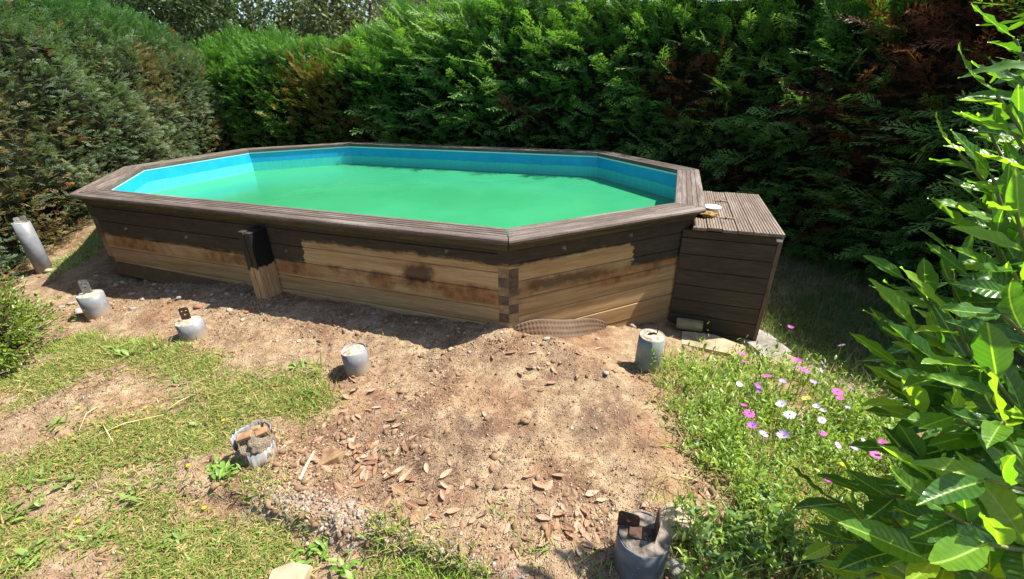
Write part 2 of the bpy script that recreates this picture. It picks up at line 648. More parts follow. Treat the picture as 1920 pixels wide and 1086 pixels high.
def weather_wood():
    """bare pine with brown weathering and the remains of a black-brown stain coat"""
    k = N('pool_planks')
    v = k.coord('Object', scale=(1, 6, 14))
    off = k.n('CombineXYZ'); r = k.math('MULTIPLY', k.rnd(), 51.0)
    k.L(r, off.inputs[0]); k.L(r, off.inputs[2])
    v = k.add(v, off.outputs[0])
    grain = k.noise(v, 5, 8, .65, .6)
    broad = k.noise(v, 1.1, 4, .6)
    c = k.mix(k.step(grain, .35, .68), srgb(176, 146, 106), srgb(200, 172, 130))
    c = k.mix(k.step(broad, .4, .75), c, srgb(158, 122, 82))
    c = k.mix(1.0, c, k.ramp(k.rnd(), [(0, (.72, .68, .62)), (.4, (.95, .9, .84)), (.7, (.86, .78, .68)), (1, (1.05, 1.03, 1.0))]), 'MULTIPLY')
    pv = k.coord('Object', obj_=pool)
    X, Y, Z = k.xyz(pv)
    n1 = k.noise(pv, 3.0, 5, .6)
    n2 = k.noise(pv, 11, 5, .65)
    # rusty-brown weathered board along the middle of the wall
    zz = k.math('ADD', Z, k.math('MULTIPLY', k.math('SUBTRACT', n2, .5), .05))
    band = k.math('MULTIPLY', k.step(zz, .13, .17), k.step(zz, .33, .285))
    rust = k.math('MULTIPLY', band, k.step(n1, .38, .58))
    c = k.mix(k.math('MULTIPLY', rust, .8), c, k.mix(k.step(n2, .35, .65), srgb(92, 58, 34), srgb(158, 104, 58)))
    # dark blotch on the front wall, where the bark side rotted
    bx = k.math('DIVIDE', k.math('SUBTRACT', X, 1.66), .16)
    bz = k.math('DIVIDE', k.math('SUBTRACT', Z, .34), .10)
    rr = k.math('ADD', k.math('MULTIPLY', bx, bx), k.math('MULTIPLY', bz, bz))
    blot = k.math('MULTIPLY', k.step(k.math('ADD', rr, k.math('MULTIPLY', k.math('SUBTRACT', n2, .5), 2.2)), 1.3, .2), k.step(Y, -2.1, -2.2))
    c = k.mix(k.math('MULTIPLY', blot, .8), c, srgb(56, 34, 24))
    # long brown smear on the diagonal wall
    sz = k.math('SUBTRACT', Z, k.math('ADD', .30, k.math('MULTIPLY', k.math('SUBTRACT', n2, .5), .12)))
    sm = k.math('MULTIPLY', k.step(k.math('ABSOLUTE', sz), .075, .02), k.math('MULTIPLY', k.step(X, 2.5, 2.62), k.step(X, 3.25, 2.9)))
    c = k.mix(k.math('MULTIPLY', sm, .75), c, srgb(70, 48, 34))
    # dirt splashed up from the ground
    dirt = k.step(k.math('ADD', Z, k.math('MULTIPLY', k.math('SUBTRACT', n1, .5), .35)), .05, -.2)
    c = k.mix(k.math('MULTIPLY', dirt, .5), c, srgb(140, 108, 74))
    # stain coat: everything above a ragged lower edge
    jag = k.math('ADD', k.math('MULTIPLY', k.math('SUBTRACT', n2, .5), .06), k.math('MULTIPLY', k.math('SUBTRACT', k.noise(k.coord('Object', obj_=pool, scale=(.5, .5, 3)), 9, 5, .7), .5), .09))
    zb = k.math('ADD', Z, jag)
    xb = k.math('ADD', X, k.math('ADD', k.math('MULTIPLY', k.math('SUBTRACT', n2, .5), .12), k.math('MULTIPLY', k.math('SUBTRACT', k.noise(k.coord('Object', obj_=pool, scale=(1, 1, 8)), 6, 4, .7), .5), .10)))
    low_left = k.math('MULTIPLY', k.step(xb, .475, .465), k.step(Y, -2.0, -2.2))      # front wall, left half
    low_right = k.math('MULTIPLY', k.step(xb, 3.28, 3.30), k.step(Y, -2.2, -2.0))    # end of the diagonal wall
    low = k.math('MAXIMUM', low_left, low_right)
    thr = k.math('SUBTRACT', .505, k.math('MULTIPLY', low, .22))
    hidden = k.math('MULTIPLY', k.step(Y, -.9, -.7), .3)
    thr = k.math('SUBTRACT', thr, hidden)
    st = k.step(k.math('SUBTRACT', zb, thr), -.02, .02)
    dark = k.mix(k.step(grain, .3, .7), srgb(35, 34, 30), srgb(52, 48, 41))
    c = k.mix(k.math('MULTIPLY', st, k.math('ADD', .86, k.math('MULTIPLY', n2, .14))), c, dark)
    kn = k.voro(k.coord('Object', scale=(1, 1, 2.2)), 3.2)
    c = k.mix(k.math('MULTIPLY', k.step(kn, .06, .03), .6), c, srgb(92, 56, 34))
    return k.done(k.pbr(c, .75, .25, k.bump(grain, .35, .004)))


M_PLANK = weather_wood()


def stained_wood(name, c1, c2, worn, axis_scale=(1, 10, 10), worn_amt=.5):
    k = N(name)
    v = k.coord('Object', scale=axis_scale)
    off = k.n('CombineXYZ'); r = k.math('MULTIPLY', k.rnd(), 43.0)
    k.L(r, off.inputs[0]); k.L(r, off.inputs[1])
    v = k.add(v, off.outputs[0])
    g = k.noise(v, 6, 8, .68, .3)
    g2 = k.noise(v, 1.3, 5, .6)
    c = k.mix(k.step(g, .32, .7), c1, c2)
    sp_ = k.noise(k.coord('Object'), 45, 4, .6)
    c = k.mix(k.math('MULTIPLY', k.step(k.math('ADD', g2, k.math('MULTIPLY', sp_, .25)), .58, .82), worn_amt), c, worn)
    return k.done(k.pbr(c, .72, .3, k.bump(g, .4, .003)))


M_COPING = stained_wood('coping_boards', srgb(74, 62, 55), srgb(102, 89, 80), srgb(142, 133, 124))
M_FASCIA = stained_wood('fascia_boards', srgb(58, 52, 36), srgb(88, 78, 52), srgb(112, 96, 64), worn_amt=.4)
M_BLOCKD = stained_wood('dark_end_grain', srgb(70, 55, 44), srgb(104, 84, 66), srgb(128, 106, 84), (6, 6, 6))
M_BLOCKL = stained_wood('pale_end_grain', srgb(128, 103, 74), srgb(160, 134, 98), srgb(104, 82, 60), (6, 6, 6))


def side_sweep(side, prof, gap=0.0, t0=None, t1=None):
    """sweep a (inset, z) profile along one side of the octagon between its mitres; object origin at side start"""
    V = []
    k = len(prof)
    o0 = octagon(.10)[side]; o1 = octagon(.10)[(side + 1) % 8]
    d = (o1 - o0) / np.linalg.norm(o1 - o0)
    nrm = np.array([d[1], -d[0]])                       # outward
    L0 = np.linalg.norm(o1 - o0)
    for e in (0, 1):
        for w, z in prof:
            q = octagon(w)[side if e == 0 else (side + 1) % 8]
            rel = q - o0
            s = rel @ d
            if t0 is not None:
                s = t0 if e == 0 else L0 - t1
            elif gap:
                s += gap if e == 0 else -gap
            V.append((s, -(rel @ nrm), z))
    Fc = [(i, (i + 1) % k, k + (i + 1) % k, k + i) for i in range(k)]
    Fc += [tuple(range(k - 1, -1, -1)), tuple(range(k, 2 * k))]
    ang = math.atan2(d[1], d[0])
    return V, Fc, (o0[0], o0[1], 0), ang


def add_sweep(name, side, prof, mat, parent=pool, gap=0.0, t0=None, t1=None, dz=0.0, z_org=0.0, segs=1):
    V, Fc, loc, ang = side_sweep(side, [(w, z - z_org) for w, z in prof], gap, t0, t1)
    mb = MB().add(V, Fc)
    o = mb.build(name, mat, parent, loc=(loc[0], loc[1], z_org + dz), rot=(0, 0, ang))
    return o


# coping boards: ribbed top, rounded nose
cop = [(.267, RIM - .045), (.267, RIM - .004), (.262, RIM)]
for gx0 in (.214, .167, .120, .073):
    cop += [(gx0 + .014, RIM), (gx0 + .010, RIM - .006), (gx0 - .004, RIM - .006), (gx0 - .008, RIM)]
cop += [(.036, RIM), (.018, RIM - .003), (.006, RIM - .010), (0, RIM - .024), (.004, RIM - .038), (.014, RIM - .047), (.030, RIM - .05)]
for s in range(8):
    c = add_sweep('coping_board', s, cop, M_COPING, gap=.004, z_org=.7, dz=(-.012 if s == 0 else 0.0) if False else 0)
    f1 = [(.062, RIM - .115), (.062, RIM - .052), (.10, RIM - .052), (.10, RIM - .115)]
    add_sweep('fascia_board', s, [(.074, RIM - .112), (.074, RIM - .087), (.064, RIM - .085), (.064, RIM - .068), (.052, RIM - .066), (.052, RIM - .0515), (.099, RIM - .0515), (.099, RIM - .112)], M_FASCIA, gap=.004, z_org=.65)

# wall planks: courses staggered by half a plank from side to side, interlocked at the corners
PH = .155
for s in range(8):
    top = .595 if s % 2 == 0 else .5175
    zb = -.20 if s in (0, 7) else -.52
    zt = top
    first = True
    courses = []
    if s % 2:
        courses.append((top, .634))
    else:
        courses.append((top, .634))
    while zt > zb:
        courses.append((zt - PH, zt)); zt -= PH
    for z0, z1 in courses:
        b = .007
        prof = [(.145, z0 + .0015), (.107, z0 + .0015), (.10, z0 + .001 + b), (.10, z1 - .001 - b), (.107, z1 - .0015), (.145, z1 - .0015)]
        o = add_sweep('plank', s, prof, M_PLANK, t0=.085, t1=.085, z_org=(z0 + z1) / 2)
        o.location.x += random.uniform(-.002, .002); o.location.y += random.uniform(-.002, .002)
    # corner blocks on both ends of the side
    if s in (0, 1, 7, 2):
        L0 = np.linalg.norm(octagon(.10)[(s + 1) % 8] - octagon(.10)[s])
        o0 = octagon(.10)[s]; o1 = octagon(.10)[(s + 1) % 8]
        d = (o1 - o0) / L0
        for end in (0, 1):
            for q in range(9):
                z1 = .634 - PH / 2 * q; z0 = z1 - PH / 2
                if z0 < zb - .1: break
                dark = (q + (end if s % 2 == 0 else 1 - end) + s) % 2 == 0
                if z1 > .25 and random.random() < .45: dark = True
                elif random.random() < .12: dark = not dark
                mb = MB()
                pr = .002 if dark else .0
                h = .045
                if end == 0:
                    x0, x1, xb = 0.0, .0845, h * math.tan(PI / 8)
                    vs = [(x0 - pr * .414, -pr), (x1, -pr), (x1, h), (xb, h)]
                else:
                    x0, x1, xb = L0 - .0845, L0, L0 - h * math.tan(PI / 8)
                    vs = [(x0, -pr), (x1 + pr * .414, -pr), (xb, h), (x0, h)]
                zm = (z0 + z1) / 2
                V = [(x, y, z0 - zm + .001) for x, y in vs] + [(x, y, z1 - zm - .001) for x, y in vs]
                mb.add(V, [(3, 2, 1, 0), (4, 5, 6, 7), (0, 1, 5, 4), (1, 2, 6, 5), (2, 3, 7, 6), (3, 0, 4, 7)])
                mb.build('corner_block', M_PLANK if z1 > .52 else (M_BLOCKD if dark else M_BLOCKL), pool, loc=(o0[0], o0[1], zm), rot=(0, 0, math.atan2(d[1], d[0])))

# upright prop in the middle of the front wall, black stain on its upper half
def prop_mat():
    k = N('prop_wood')
    v = k.coord('Object', scale=(12, 12, 1))
    g = k.noise(v, 5, 8, .65, .5)
    c = k.mix(k.step(g, .35, .7), srgb(150, 116, 80), srgb(186, 156, 116))
    X, Y, Z = k.xyz(k.coord('Object'))
    nz = k.noise(k.coord('Object', scale=(1, 1, .5)), 9, 4, .6)
    lim = k.math('ADD', .25, k.math('MULTIPLY', k.math('SUBTRACT', nz, .5), .22))
    st = k.step(k.math('SUBTRACT', Z, lim), -.006, .01)
    side = k.step(X, .055, .06)
    dk = k.mix(side, k.mix(k.step(g, .3, .7), srgb(40, 36, 28), srgb(62, 54, 40)), srgb(20, 19, 18))
    return k.done(k.pbr(k.mix(st, c, dk), .7, .3, k.bump(g, .4, .004)))


mb = MB()
mb.box(-.062, -.004, -.20, -.004, -.30, .60, .004)
mb.box(.004, .062, -.195, -.004, -.30, .59, .004)
mb.box(-.006, .006, -.18, -.004, -.30, .58)
mb.build('support_prop', prop_mat(), pool, loc=(.04, -2.254, 0))

# small metal clips on the stain coat
M_STEEL = simple_mat('zinc_steel', srgb(120, 118, 115), srgb(168, 166, 160), 60, .45, .5, .1, metal=.7)
for px_, py_, sd in ((237, 428, 0), (350, 444, 0), (537, 470, 0), (838, 470, 0), (1058, 464, 1), (1183, 440, 1)):
    n_ = -LY if sd == 0 else (LX - LY) / math.sqrt(2)
    P0 = from_pool(*octagon(.10)[1])
    q = ray(px_, py_)
    t = ((P0 - C_POS)[:2] @ n_) / (q[:2] @ n_)
    w_ = C_POS + q * t
    u_, v_ = to_pool(w_[0], w_[1])
    mb = MB()
    mb.box(-.014, .014, -.006, .002, -.012, .012, .002); mb.box(-.005, .005, -.02, -.005, -.016, .004, .002)
    mb.build('wall_clip', M_STEEL, pool, loc=(float(u_), float(v_), w_[2]), rot=(0, 0, 0 if sd == 0 else PI / 4))


def liner_mat():
    k = N('blue_liner')
    pv = k.coord('Object', obj_=pool)
    X, Y, Z = k.xyz(pv)
    n1 = k.noise(pv, 5, 4)
    n2 = k.noise(k.coord('Object', obj_=pool, scale=(14, 14, .8)), 3, 4)
    up = k.mix(k.step(n1, .3, .7), srgb(20, 150, 198), srgb(30, 161, 205))
    lo = k.mix(k.step(n2, .3, .8), srgb(62, 190, 182), srgb(78, 200, 190))
    zz = k.math('ADD', Z, k.math('MULTIPLY', k.math('SUBTRACT', n1, .5), .035))
    band = k.step(zz, .528, .518)
    c = k.mix(band, up, lo)
    line = k.math('MULTIPLY', k.step(k.math('ABSOLUTE', k.math('SUBTRACT', zz, .523)), .006, .001), k.step(k.noise(pv, 22, 3), .5, .62))
    c = k.mix(k.math('MULTIPLY', line, .6), c, srgb(40, 110, 130))
    scum = k.step(k.math('ADD', Z, k.math('MULTIPLY', n1, .02)), .405, .385)
    c = k.mix(k.math('MULTIPLY', scum, .5), c, srgb(104, 186, 150))
    return k.done(k.pbr(c, .42, .4, k.bump(k.math('ADD', n1, k.math('MULTIPLY', n2, .8)), .3, .012)))


mb = MB()
LI = .252
ring = octagon(LI); ring2 = octagon(.16)
for i in range(8):
    a, b = ring[i], ring[(i + 1) % 8]
    a2, b2 = ring2[i], ring2[(i + 1) % 8]
    n0 = len(mb.v)
    seg = 24
    vs, fs = [], []
    for j in range(seg + 1):
        q = a + (b - a) * j / seg
        for z in (RIM - .055, .6, .52, .44, .36, -.35):
            vs.append((q[0], q[1], z))
    for j in range(seg):
        for m_ in range(5):
            fs.append((j * 6 + m_, (j + 1) * 6 + m_, (j + 1) * 6 + m_ + 1, j * 6 + m_ + 1))
    mb.add(vs, fs)
    mb.add([(a[0], a[1], RIM - .055), (b[0], b[1], RIM - .055), (b2[0], b2[1], RIM - .055), (a2[0], a2[1], RIM - .055)], [(0, 1, 2, 3)])
    mb.add([(a2[0], a2[1], RIM - .055), (b2[0], b2[1], RIM - .055), (b2[0], b2[1], -.35), (a2[0], a2[1], -.35)], [(0, 1, 2, 3)])
mb.build('liner', liner_mat(), pool)
k = N('white_bead')
M_BEAD = k.done(k.pbr(srgb(205, 225, 230), .5, .4))
for s in range(8):
    add_sweep('liner_bead', s, [(.2521, RIM - .072), (.256, RIM - .072), (.258, RIM - .052), (.2521, RIM - .052)], M_BEAD, gap=.002, z_org=.69)


def water_mat():
    k = N('green_pool_water')
    v = k.coord('Object')
    n1 = k.noise(v, .7, 4, .6, .5)
    c = k.mix(k.step(n1, .3, .7), srgb(46, 130, 84), srgb(54, 140, 95))
    h = k.math('ADD', k.noise(v, 5, 3), k.math('MULTIPLY', k.noise(v, 16, 2), .3))
    b = k.pbr(c, .17, .4, k.bump(h, .04, .02), ior=1.33)
    return k.done(b)


wp = octagon(LI - .004)
seg = []
mb = MB().add([(q[0], q[1], 0) for q in wp], [tuple(range(8))])
water = mb.build('water', water_mat(), None, loc=(POOL_C[0], POOL_C[1], WATER_Z), rot=(0, 0, PHI))
tag(water, 'cloudy green water filling the pool', kind='structure')

# small plaster crumbs on coping
M_CRUMB = simple_mat('plaster_crumb', srgb(214, 210, 200), srgb(240, 236, 228), 40)

# ------------------------------------------------------------------ dimpled membrane
def membrane_mat():
    k = N('brown_dimple_sheet')
    nz = k.noise(k.coord('Object'), 14, 5)
    return k.done(k.pbr(k.mix(nz, srgb(64, 48, 35), srgb(108, 84, 62)), .6, .3, k.bump(nz, .2, .003)))


M_MEMB = membrane_mat()


def membrane(side, s0, s1, top, bot, lean, label):
    o0 = octagon(.10)[side]; o1 = octagon(.10)[(side + 1) % 8]
    d = (o1 - o0) / np.linalg.norm(o1 - o0); nrm = np.array([d[1], -d[0]])
    ns, nz_ = int((s1 - s0) / .0085), 22
    S, T = np.meshgrid(np.linspace(0, 1, ns), np.linspace(0, 1, nz_))
    s = s0 + (s1 - s0) * S
    zt, zb_ = top(S), bot(S)
    z = zb_ + (zt - zb_) * T
    out = .012 + lean(S) * (1 - T) ** 1.0
    per = .034
    dim = np.maximum(np.cos(s * 2 * PI / per), 0) ** .8 * (.55 + .45 * np.cos(T * .15 * 2 * PI / per)) * .012
    out = out + dim
    P = o0[None, None] + d * s[..., None] + nrm * out[..., None]
    W = np.stack([P[..., 0], P[..., 1], z], -1).reshape(-1, 3)
    c0 = W.mean(0).copy(); W = W - c0
    I = np.arange(ns * nz_).reshape(nz_, ns)
    Fq = np.stack([I[:-1, :-1], I[:-1, 1:], I[1:, 1:], I[1:, :-1]], -1).reshape(-1, 4)
    me = mesh_np('dimple_membrane', W, Fq, M_MEMB, True)
    o = obj('dimple_membrane', me)
    cw = from_pool(c0[0], c0[1], c0[2])
    o.location = cw; o.rotation_euler = (0, 0, PHI)
    mod = o.modifiers.new('thick', 'SOLIDIFY'); mod.thickness = .003
    return tag(o, label, 'membrane')


membrane(0, .12, 2.15, lambda S: -.035 - .03 * S, lambda S: -.16 + 0 * S, lambda S: .05 + .05 * S, 'brown dimpled plastic membrane along the wall left of the wooden prop')
membrane(1, .04, .95, lambda S: -.015 - .20 * S + .06 * np.sin(PI * np.clip(S, 0, 1)) ** .8 + .015 * np.sin(S * 9), lambda S: -.12 - .20 * S, lambda S: .04 + .10 * np.sin(PI * S), 'curled brown dimpled membrane below the diagonal wall at the corner')

# ------------------------------------------------------------------ equipment box
BX0, BX1, BY0, BY1, BZ0, BZ1 = 3.69, 4.475, -1.05, .42, -.75, .585
boxo = empty('equipment_box', from_pool((BX0 + BX1) / 2, (BY0 + BY1) / 2, 0), PHI)
tag(boxo, 'dark brown plank box with ribbed lid beside the pool', 'storage box')
bcx, bcy = (BX0 + BX1) / 2, (BY0 + BY1) / 2
M_BOX = stained_wood('box_boards', srgb(52, 43, 34), srgb(72, 61, 48), srgb(88, 75, 58), (1, 10, 8), .35)
M_BOXE = stained_wood('box_edge', srgb(84, 64, 48), srgb(112, 90, 70), srgb(140, 118, 96), (6, 6, 1), .4)
M_LID = stained_wood('lid_boards', srgb(92, 78, 68), srgb(124, 109, 96), srgb(150, 138, 124), (10, 1, 10), .5)
z1 = BZ1 - .03
zs = [z1]
while zs[-1] > BZ0:
    zs.append(zs[-1] - (.075 if len(zs) == 1 else PH))
for a, b in zip(zs[1:], zs[:-1]):
    mb = MB().box(BX0 - bcx, BX1 - .022 - bcx, 0, .022, -(b - a) / 2 + .0025, (b - a) / 2 - .0025, .004)
    mb.build('front_board', M_BOX, boxo, loc=(0, BY0 - bcy + random.uniform(-.002, .002), (a + b) / 2), rot=(0, random.uniform(-.002, .002), 0))
    mb = MB().box(-.022, 0, BY0 + .025 - bcy, BY1 - bcy, -(b - a) / 2 + .0025, (b - a) / 2 - .0025, .004)
    mb.build('side_board', M_BOX, boxo, loc=(BX1 - bcx, 0, (a + b) / 2))
    mb = MB().box(3.86 - bcx, BX1 - .024 - bcx, -.022, 0, -(b - a) / 2 + .0025, (b - a) / 2 - .0025, .004)
    mb.build('back_board', M_BOX, boxo, loc=(0, BY1 - bcy, (a + b) / 2))
MB().box(-.021, .012, -.004, .024, BZ0, BZ1 - .032, .003).build('corner_trim', M_BOXE, boxo, loc=(BX1 - .0 - bcx, BY0 - bcy, 0))
# ribbed lid boards, running front to back
lx0 = 3.765
bw = .118
nb = 6
for i in range(nb):
    x0 = lx0 + i * (bw + .003)
    y0 = BY0 - .03; y1 = BY1 + .03
    if i == 0:
        y1 = BY0 + .30
    prof = []
    m_ = 5
    for r_ in range(m_):
        xa = r_ * bw / m_
        prof += [(xa + .002, 0), (xa + .004, .006), (xa + bw / m_ - .004, .006), (xa + bw / m_ - .002, 0)]
    prof = [(0, -.02)] + prof + [(bw, -.02)]
    k_ = len(prof)
    jy = random.uniform(-.012, .012)
    V = [(x, y0 - bcy + jy, z) for x, z in prof] + [(x, y1 - bcy, z) for x, z in prof]
    Fc = [(j, (j + 1) % k_, k_ + (j + 1) % k_, k_ + j) for j in range(k_)] + [tuple(range(k_ - 1, -1, -1)), tuple(range(k_, 2 * k_))]
    Fc = [tuple(reversed(f)) for f in Fc]
    MB().add(V, Fc).build('lid_board', M_LID, boxo, loc=(x0 - bcx, 0, BZ1 + .0 + random.uniform(-.003, .003)))
for hy in (-.70, -.02):
    mb = MB()
    mb.box(-.075, .075, -.012, .012, 0, .004, .001)
    mb.tube([(0, -.022, .006), (0, .022, .006)], .007, 8)
    for sx in (-.055, -.03, .03, .055): mb.tube([(sx, 0, .003), (sx, 0, .0065)], .004, 6)
    mb.build('hinge', simple_mat('rusty_hinge_%d' % int(hy * 100), srgb(112, 86, 66), srgb(158, 138, 116), 40, .6, .4, .1, metal=.3), boxo, loc=(4.06 - bcx, hy - bcy, BZ1 + .010))
MB().box(-.022, .022, -.02, .012, -.012, .012, .003).build('white_tape', simple_mat('white_tape', srgb(205, 200, 190), srgb(232, 228, 220), 30), boxo, loc=(BX1 - .02 - bcx, BY0 - .008 - bcy, BZ1 - .052))

# white skimmer cover and a porous yellow stone on the box
def lathe(prof, n=20, wob=0.0, seed=0):
    mb = MB()
    vs, fs = [], []
    for i, (r_, z_) in enumerate(prof):
        for j in range(n):
            a = 2 * PI * j / n
            rr = r_ * (1 + wob * math.sin(3 * a + seed + i))
            vs.append((rr * math.cos(a), rr * math.sin(a), z_))
    for i in range(len(prof) - 1):
        for j in range(n):
            fs.append((i * n + j, i * n + (j + 1) % n, (i + 1) * n + (j + 1) % n, (i + 1) * n + j))
    fs.append(tuple(range(n - 1, -1, -1))); fs.append(tuple((len(prof) - 1) * n + j for j in range(n)))
    return mb.add(vs, fs)


k = N('white_plastic')
M_WHITE = k.done(k.pbr(srgb(228, 226, 218), .45, .4))
q = from_pool(3.935, -.56, BZ1 + .008)
o = lathe([(.05, 0), (.058, .02), (.062, .05), (.085, .058), (.088, .066), (.08, .07), (.05, .072), (.02, .073)], 24).build('skimmer_lid', M_WHITE, None, True, loc=q)
tag(o, 'round white plastic lid standing on the box beside the coping', 'lid')


def rock_mesh(name, mat, seed, sub=2, rough=.28, flat=.6, subfreq=1.6):
    bm = bmesh.new()
    bmesh.ops.create_icosphere(bm, subdivisions=sub, radius=1)
    P = np.array([v.co[:] for v in bm.verts])
    nz = fbm(P[:, 0] * subfreq + 9, P[:, 1] * subfreq, P[:, 2] * subfreq, seed=seed, oct=3)
    P = P * (1 + rough * nz)[:, None]
    P[:, 2] *= flat
    for v, c in zip(bm.verts, P): v.co = c
    me = bpy.data.meshes.new(name)
    bm.to_mesh(me); bm.free()
    me.materials.append(mat)
    me.polygons.foreach_set('use_smooth', [sub > 1] * len(me.polygons))
    return me


M_SPONGE = simple_mat('porous_yellow', srgb(150, 112, 58), srgb(206, 172, 108), 30, .9, .1, .8, .02)
o = obj('porous_stone', rock_mesh('porous_stone', M_SPONGE, 71, 3, .5, .5, 3.0), None, loc=from_pool(3.90, -.70, BZ1 + .03))
o.scale = (.075, .055, .055)
tag(o, 'lumpy yellow porous stone on the box under the coping corner', 'stone')

# ------------------------------------------------------------------ concrete piers in grey pipe
def pvc_mat(name, c1, c2, dirt):
    k = N(name)
    v = k.coord('Object')
    nz = k.noise(v, 9, 5, .6)
    sp_ = k.noise(v, 70, 3, .6)
    c = k.mix(k.step(nz, .35, .7), c1, c2)
    X, Y, Z = k.xyz(v)
    d = k.step(k.math('ADD', Z, k.math('MULTIPLY', k.math('SUBTRACT', k.noise(v, 22, 6, .7), .5), .16)), .09, .01)
    c = k.mix(k.math('MULTIPLY', d, .8), c, dirt)
    c = k.mix(k.math('MULTIPLY', k.step(k.noise(k.coord('Object', scale=(1, 1, .3)), 16, 6, .7), .52, .7), .45), c, dirt)
    c = k.mix(k.math('MULTIPLY', k.step(sp_, .68, .74), .7), c, srgb(215, 208, 196))
    return k.done(k.pbr(c, .45, .4, k.bump(nz, .1, .004)))


M_PVC = pvc_mat('grey_pvc', srgb(110, 113, 116), srgb(132, 135, 137), srgb(150, 126, 98))
M_PVC2 = pvc_mat('green_grey_pvc', srgb(110, 118, 112), srgb(134, 142, 132), srgb(140, 122, 90))
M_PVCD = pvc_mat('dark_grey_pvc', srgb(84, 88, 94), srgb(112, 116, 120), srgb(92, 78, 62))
M_CONC = simple_mat('rough_concrete', srgb(136, 118, 98), srgb(205, 190, 168), 24, .95, .1, .9, .02)
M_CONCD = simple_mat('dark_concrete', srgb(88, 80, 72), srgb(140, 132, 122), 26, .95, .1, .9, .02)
M_RUST = simple_mat('rusty_plate', srgb(52, 36, 30), srgb(92, 68, 54), 40, .7, .4, .4, .003, metal=.4)


def plate(w, h, t, holes):
    """upright plate with real holes, local x across, z up"""
    bm = bmesh.new()
    n = 10
    outer = [(-w / 2, 0), (w / 2, 0), (w / 2, h - .01), (w / 2 - .01, h), (-w / 2 + .01, h), (-w / 2, h - .01)]
    vo = [bm.verts.new((x, 0, z)) for x, z in outer]
    es = [bm.edges.new((vo[i], vo[(i + 1) % len(vo)])) for i in range(len(vo))]
    for hx, hz, hr in holes:
        vh = [bm.verts.new((hx + hr * math.cos(2 * PI * i / n), 0, hz + hr * math.sin(2 * PI * i / n))) for i in range(n)]
        es += [bm.edges.new((vh[i], vh[(i + 1) % n])) for i in range(n)]
    bmesh.ops.triangle_fill(bm, edges=es, use_beauty=True)
    r = bmesh.ops.solidify(bm, geom=list(bm.faces), thickness=t)
    me = bpy.data.meshes.new('bracket')
    bm.to_mesh(me); bm.free()
    return me


def pier(base, diam, h, label, pmat=None, cmat=None, tilt=(0, 0), lip=.004, chip=0.0, sunk=.12, crown=.012):
    base = np.array(base)
    r_ = diam / 2
    root = empty('concrete_pier', base)
    root.rotation_euler = (tilt[0], tilt[1], 0)
    tag(root, label, 'pier', 'pipe piers for a former deck')
    n = 36
    prof = [(r_, -sunk), (r_, h * .5), (r_, h), (r_ - .005, h), (r_ - .005, h - .03)]
    vs, fs = [], []
    ph = random.uniform(0, 6)
    for i, (rr, z) in enumerate(prof):
        for j in range(n):
            a = 2 * PI * j / n
            zz = z
            if i >= 2:
                zz = z - chip * max(0, math.sin(a * 2 + ph)) * (1 + .5 * math.sin(a * 7)) + .0015 * math.sin(a * 5 + ph)
            vs.append((rr * math.cos(a), rr * math.sin(a), zz))
    for i in range(len(prof) - 1):
        for j in range(n):
            fs.append((i * n + j, i * n + (j + 1) % n, (i + 1) * n + (j + 1) % n, (i + 1) * n + j))
    MB().add(vs, fs).build('pipe_sleeve', pmat or M_PVC, root, True)
    # rough concrete filling
    m_ = 9
    vs, fs = [], []
    sd = random.randint(0, 999)
    for i in range(m_ + 1):
        rr = (r_ - .0055) * i / m_
        for j in range(n):
            a = 2 * PI * j / n
            x, y = rr * math.cos(a), rr * math.sin(a)
            z = h - lip + crown * (1 - (i / m_) ** 2) + .006 * float(fbm(np.array([x * 40]), np.array([y * 40]), seed=sd, oct=3)[0]) * (1 if i < m_ else .3)
            vs.append((x, y, z))
    for i in range(m_):
        for j in range(n):
            fs.append((i * n + j, (i + 1) * n + j, (i + 1) * n + (j + 1) % n, i * n + (j + 1) % n))
    MB().add(vs, fs).build('concrete_fill', cmat or M_CONC, root, True)
    return root


def bracket(root, x, y, z, w, h, rz, lean=0.0, holes=None, mat=None, name='bracket'):
    me = plate(w, h, .005, holes if holes is not None else [(-w * .22, h * .78, .006), (w * .22, h * .78, .006), (0, h * .55, .007)])
    me.materials.append(mat or M_RUST)
    o = obj(name, me, root, loc=(x, y, z))
    o.rotation_euler = (lean, 0, rz)
    return o


def gp(px_, py_):
    return GT(px_, py_)


b1 = gp(187, 590); p1 = pier(b1, .20, height_to(b1, 551), 'grey pipe pier with upright punched plate, nearest the small-leaved shrub', tilt=(0, -.02))
h1 = height_to(b1, 551)
bracket(p1, .0, -.01, h1 - .02, .07, .16, .6, -.1, mat=M_STEEL)
b2 = gp(366, 632); h2 = height_to(b2, 602)
p2 = pier(b2, .19, h2, 'grey pipe pier with upright punched plate, beside the lawn tuft', tilt=(0, -.03))
bracket(p2, -.02, .01, h2 - .02, .065, .13, .45, -.12)
b3 = gp(672, 693); h3 = height_to(b3, 655)
p3 = pier(b3, .175, h3, 'grey pipe pier filled with crumbled mortar, no plate on top', tilt=(0, -.05), lip=.012, crown=.022)
b6 = gp(1212, 690); h6 = height_to(b6, 628)
p6 = pier(b6, .18, h6, 'tall greenish grey pipe pier with thin rod, at the flower bank edge', M_PVC2, sunk=.3, tilt=(.02, .02))
bracket(p6, -.005, .0, h6 - .03, .06, .055, .1, 0, holes=[(0, .03, .006)])
MB().tube([(.03, .005, h6 - .03), (.034, .006, h6 + .03), (.046, .0, h6 + .105)], [.005, .004, .002], 6).build('rod', M_RUST, p6, True)
b5 = gp(1196, 1062); h5 = height_to(b5, 1000)
p5 = pier(b5, .205, h5, 'dark pipe pier with two rusty angle plates, under the laurel shade', M_PVCD, M_CONCD, chip=.012, sunk=.3)
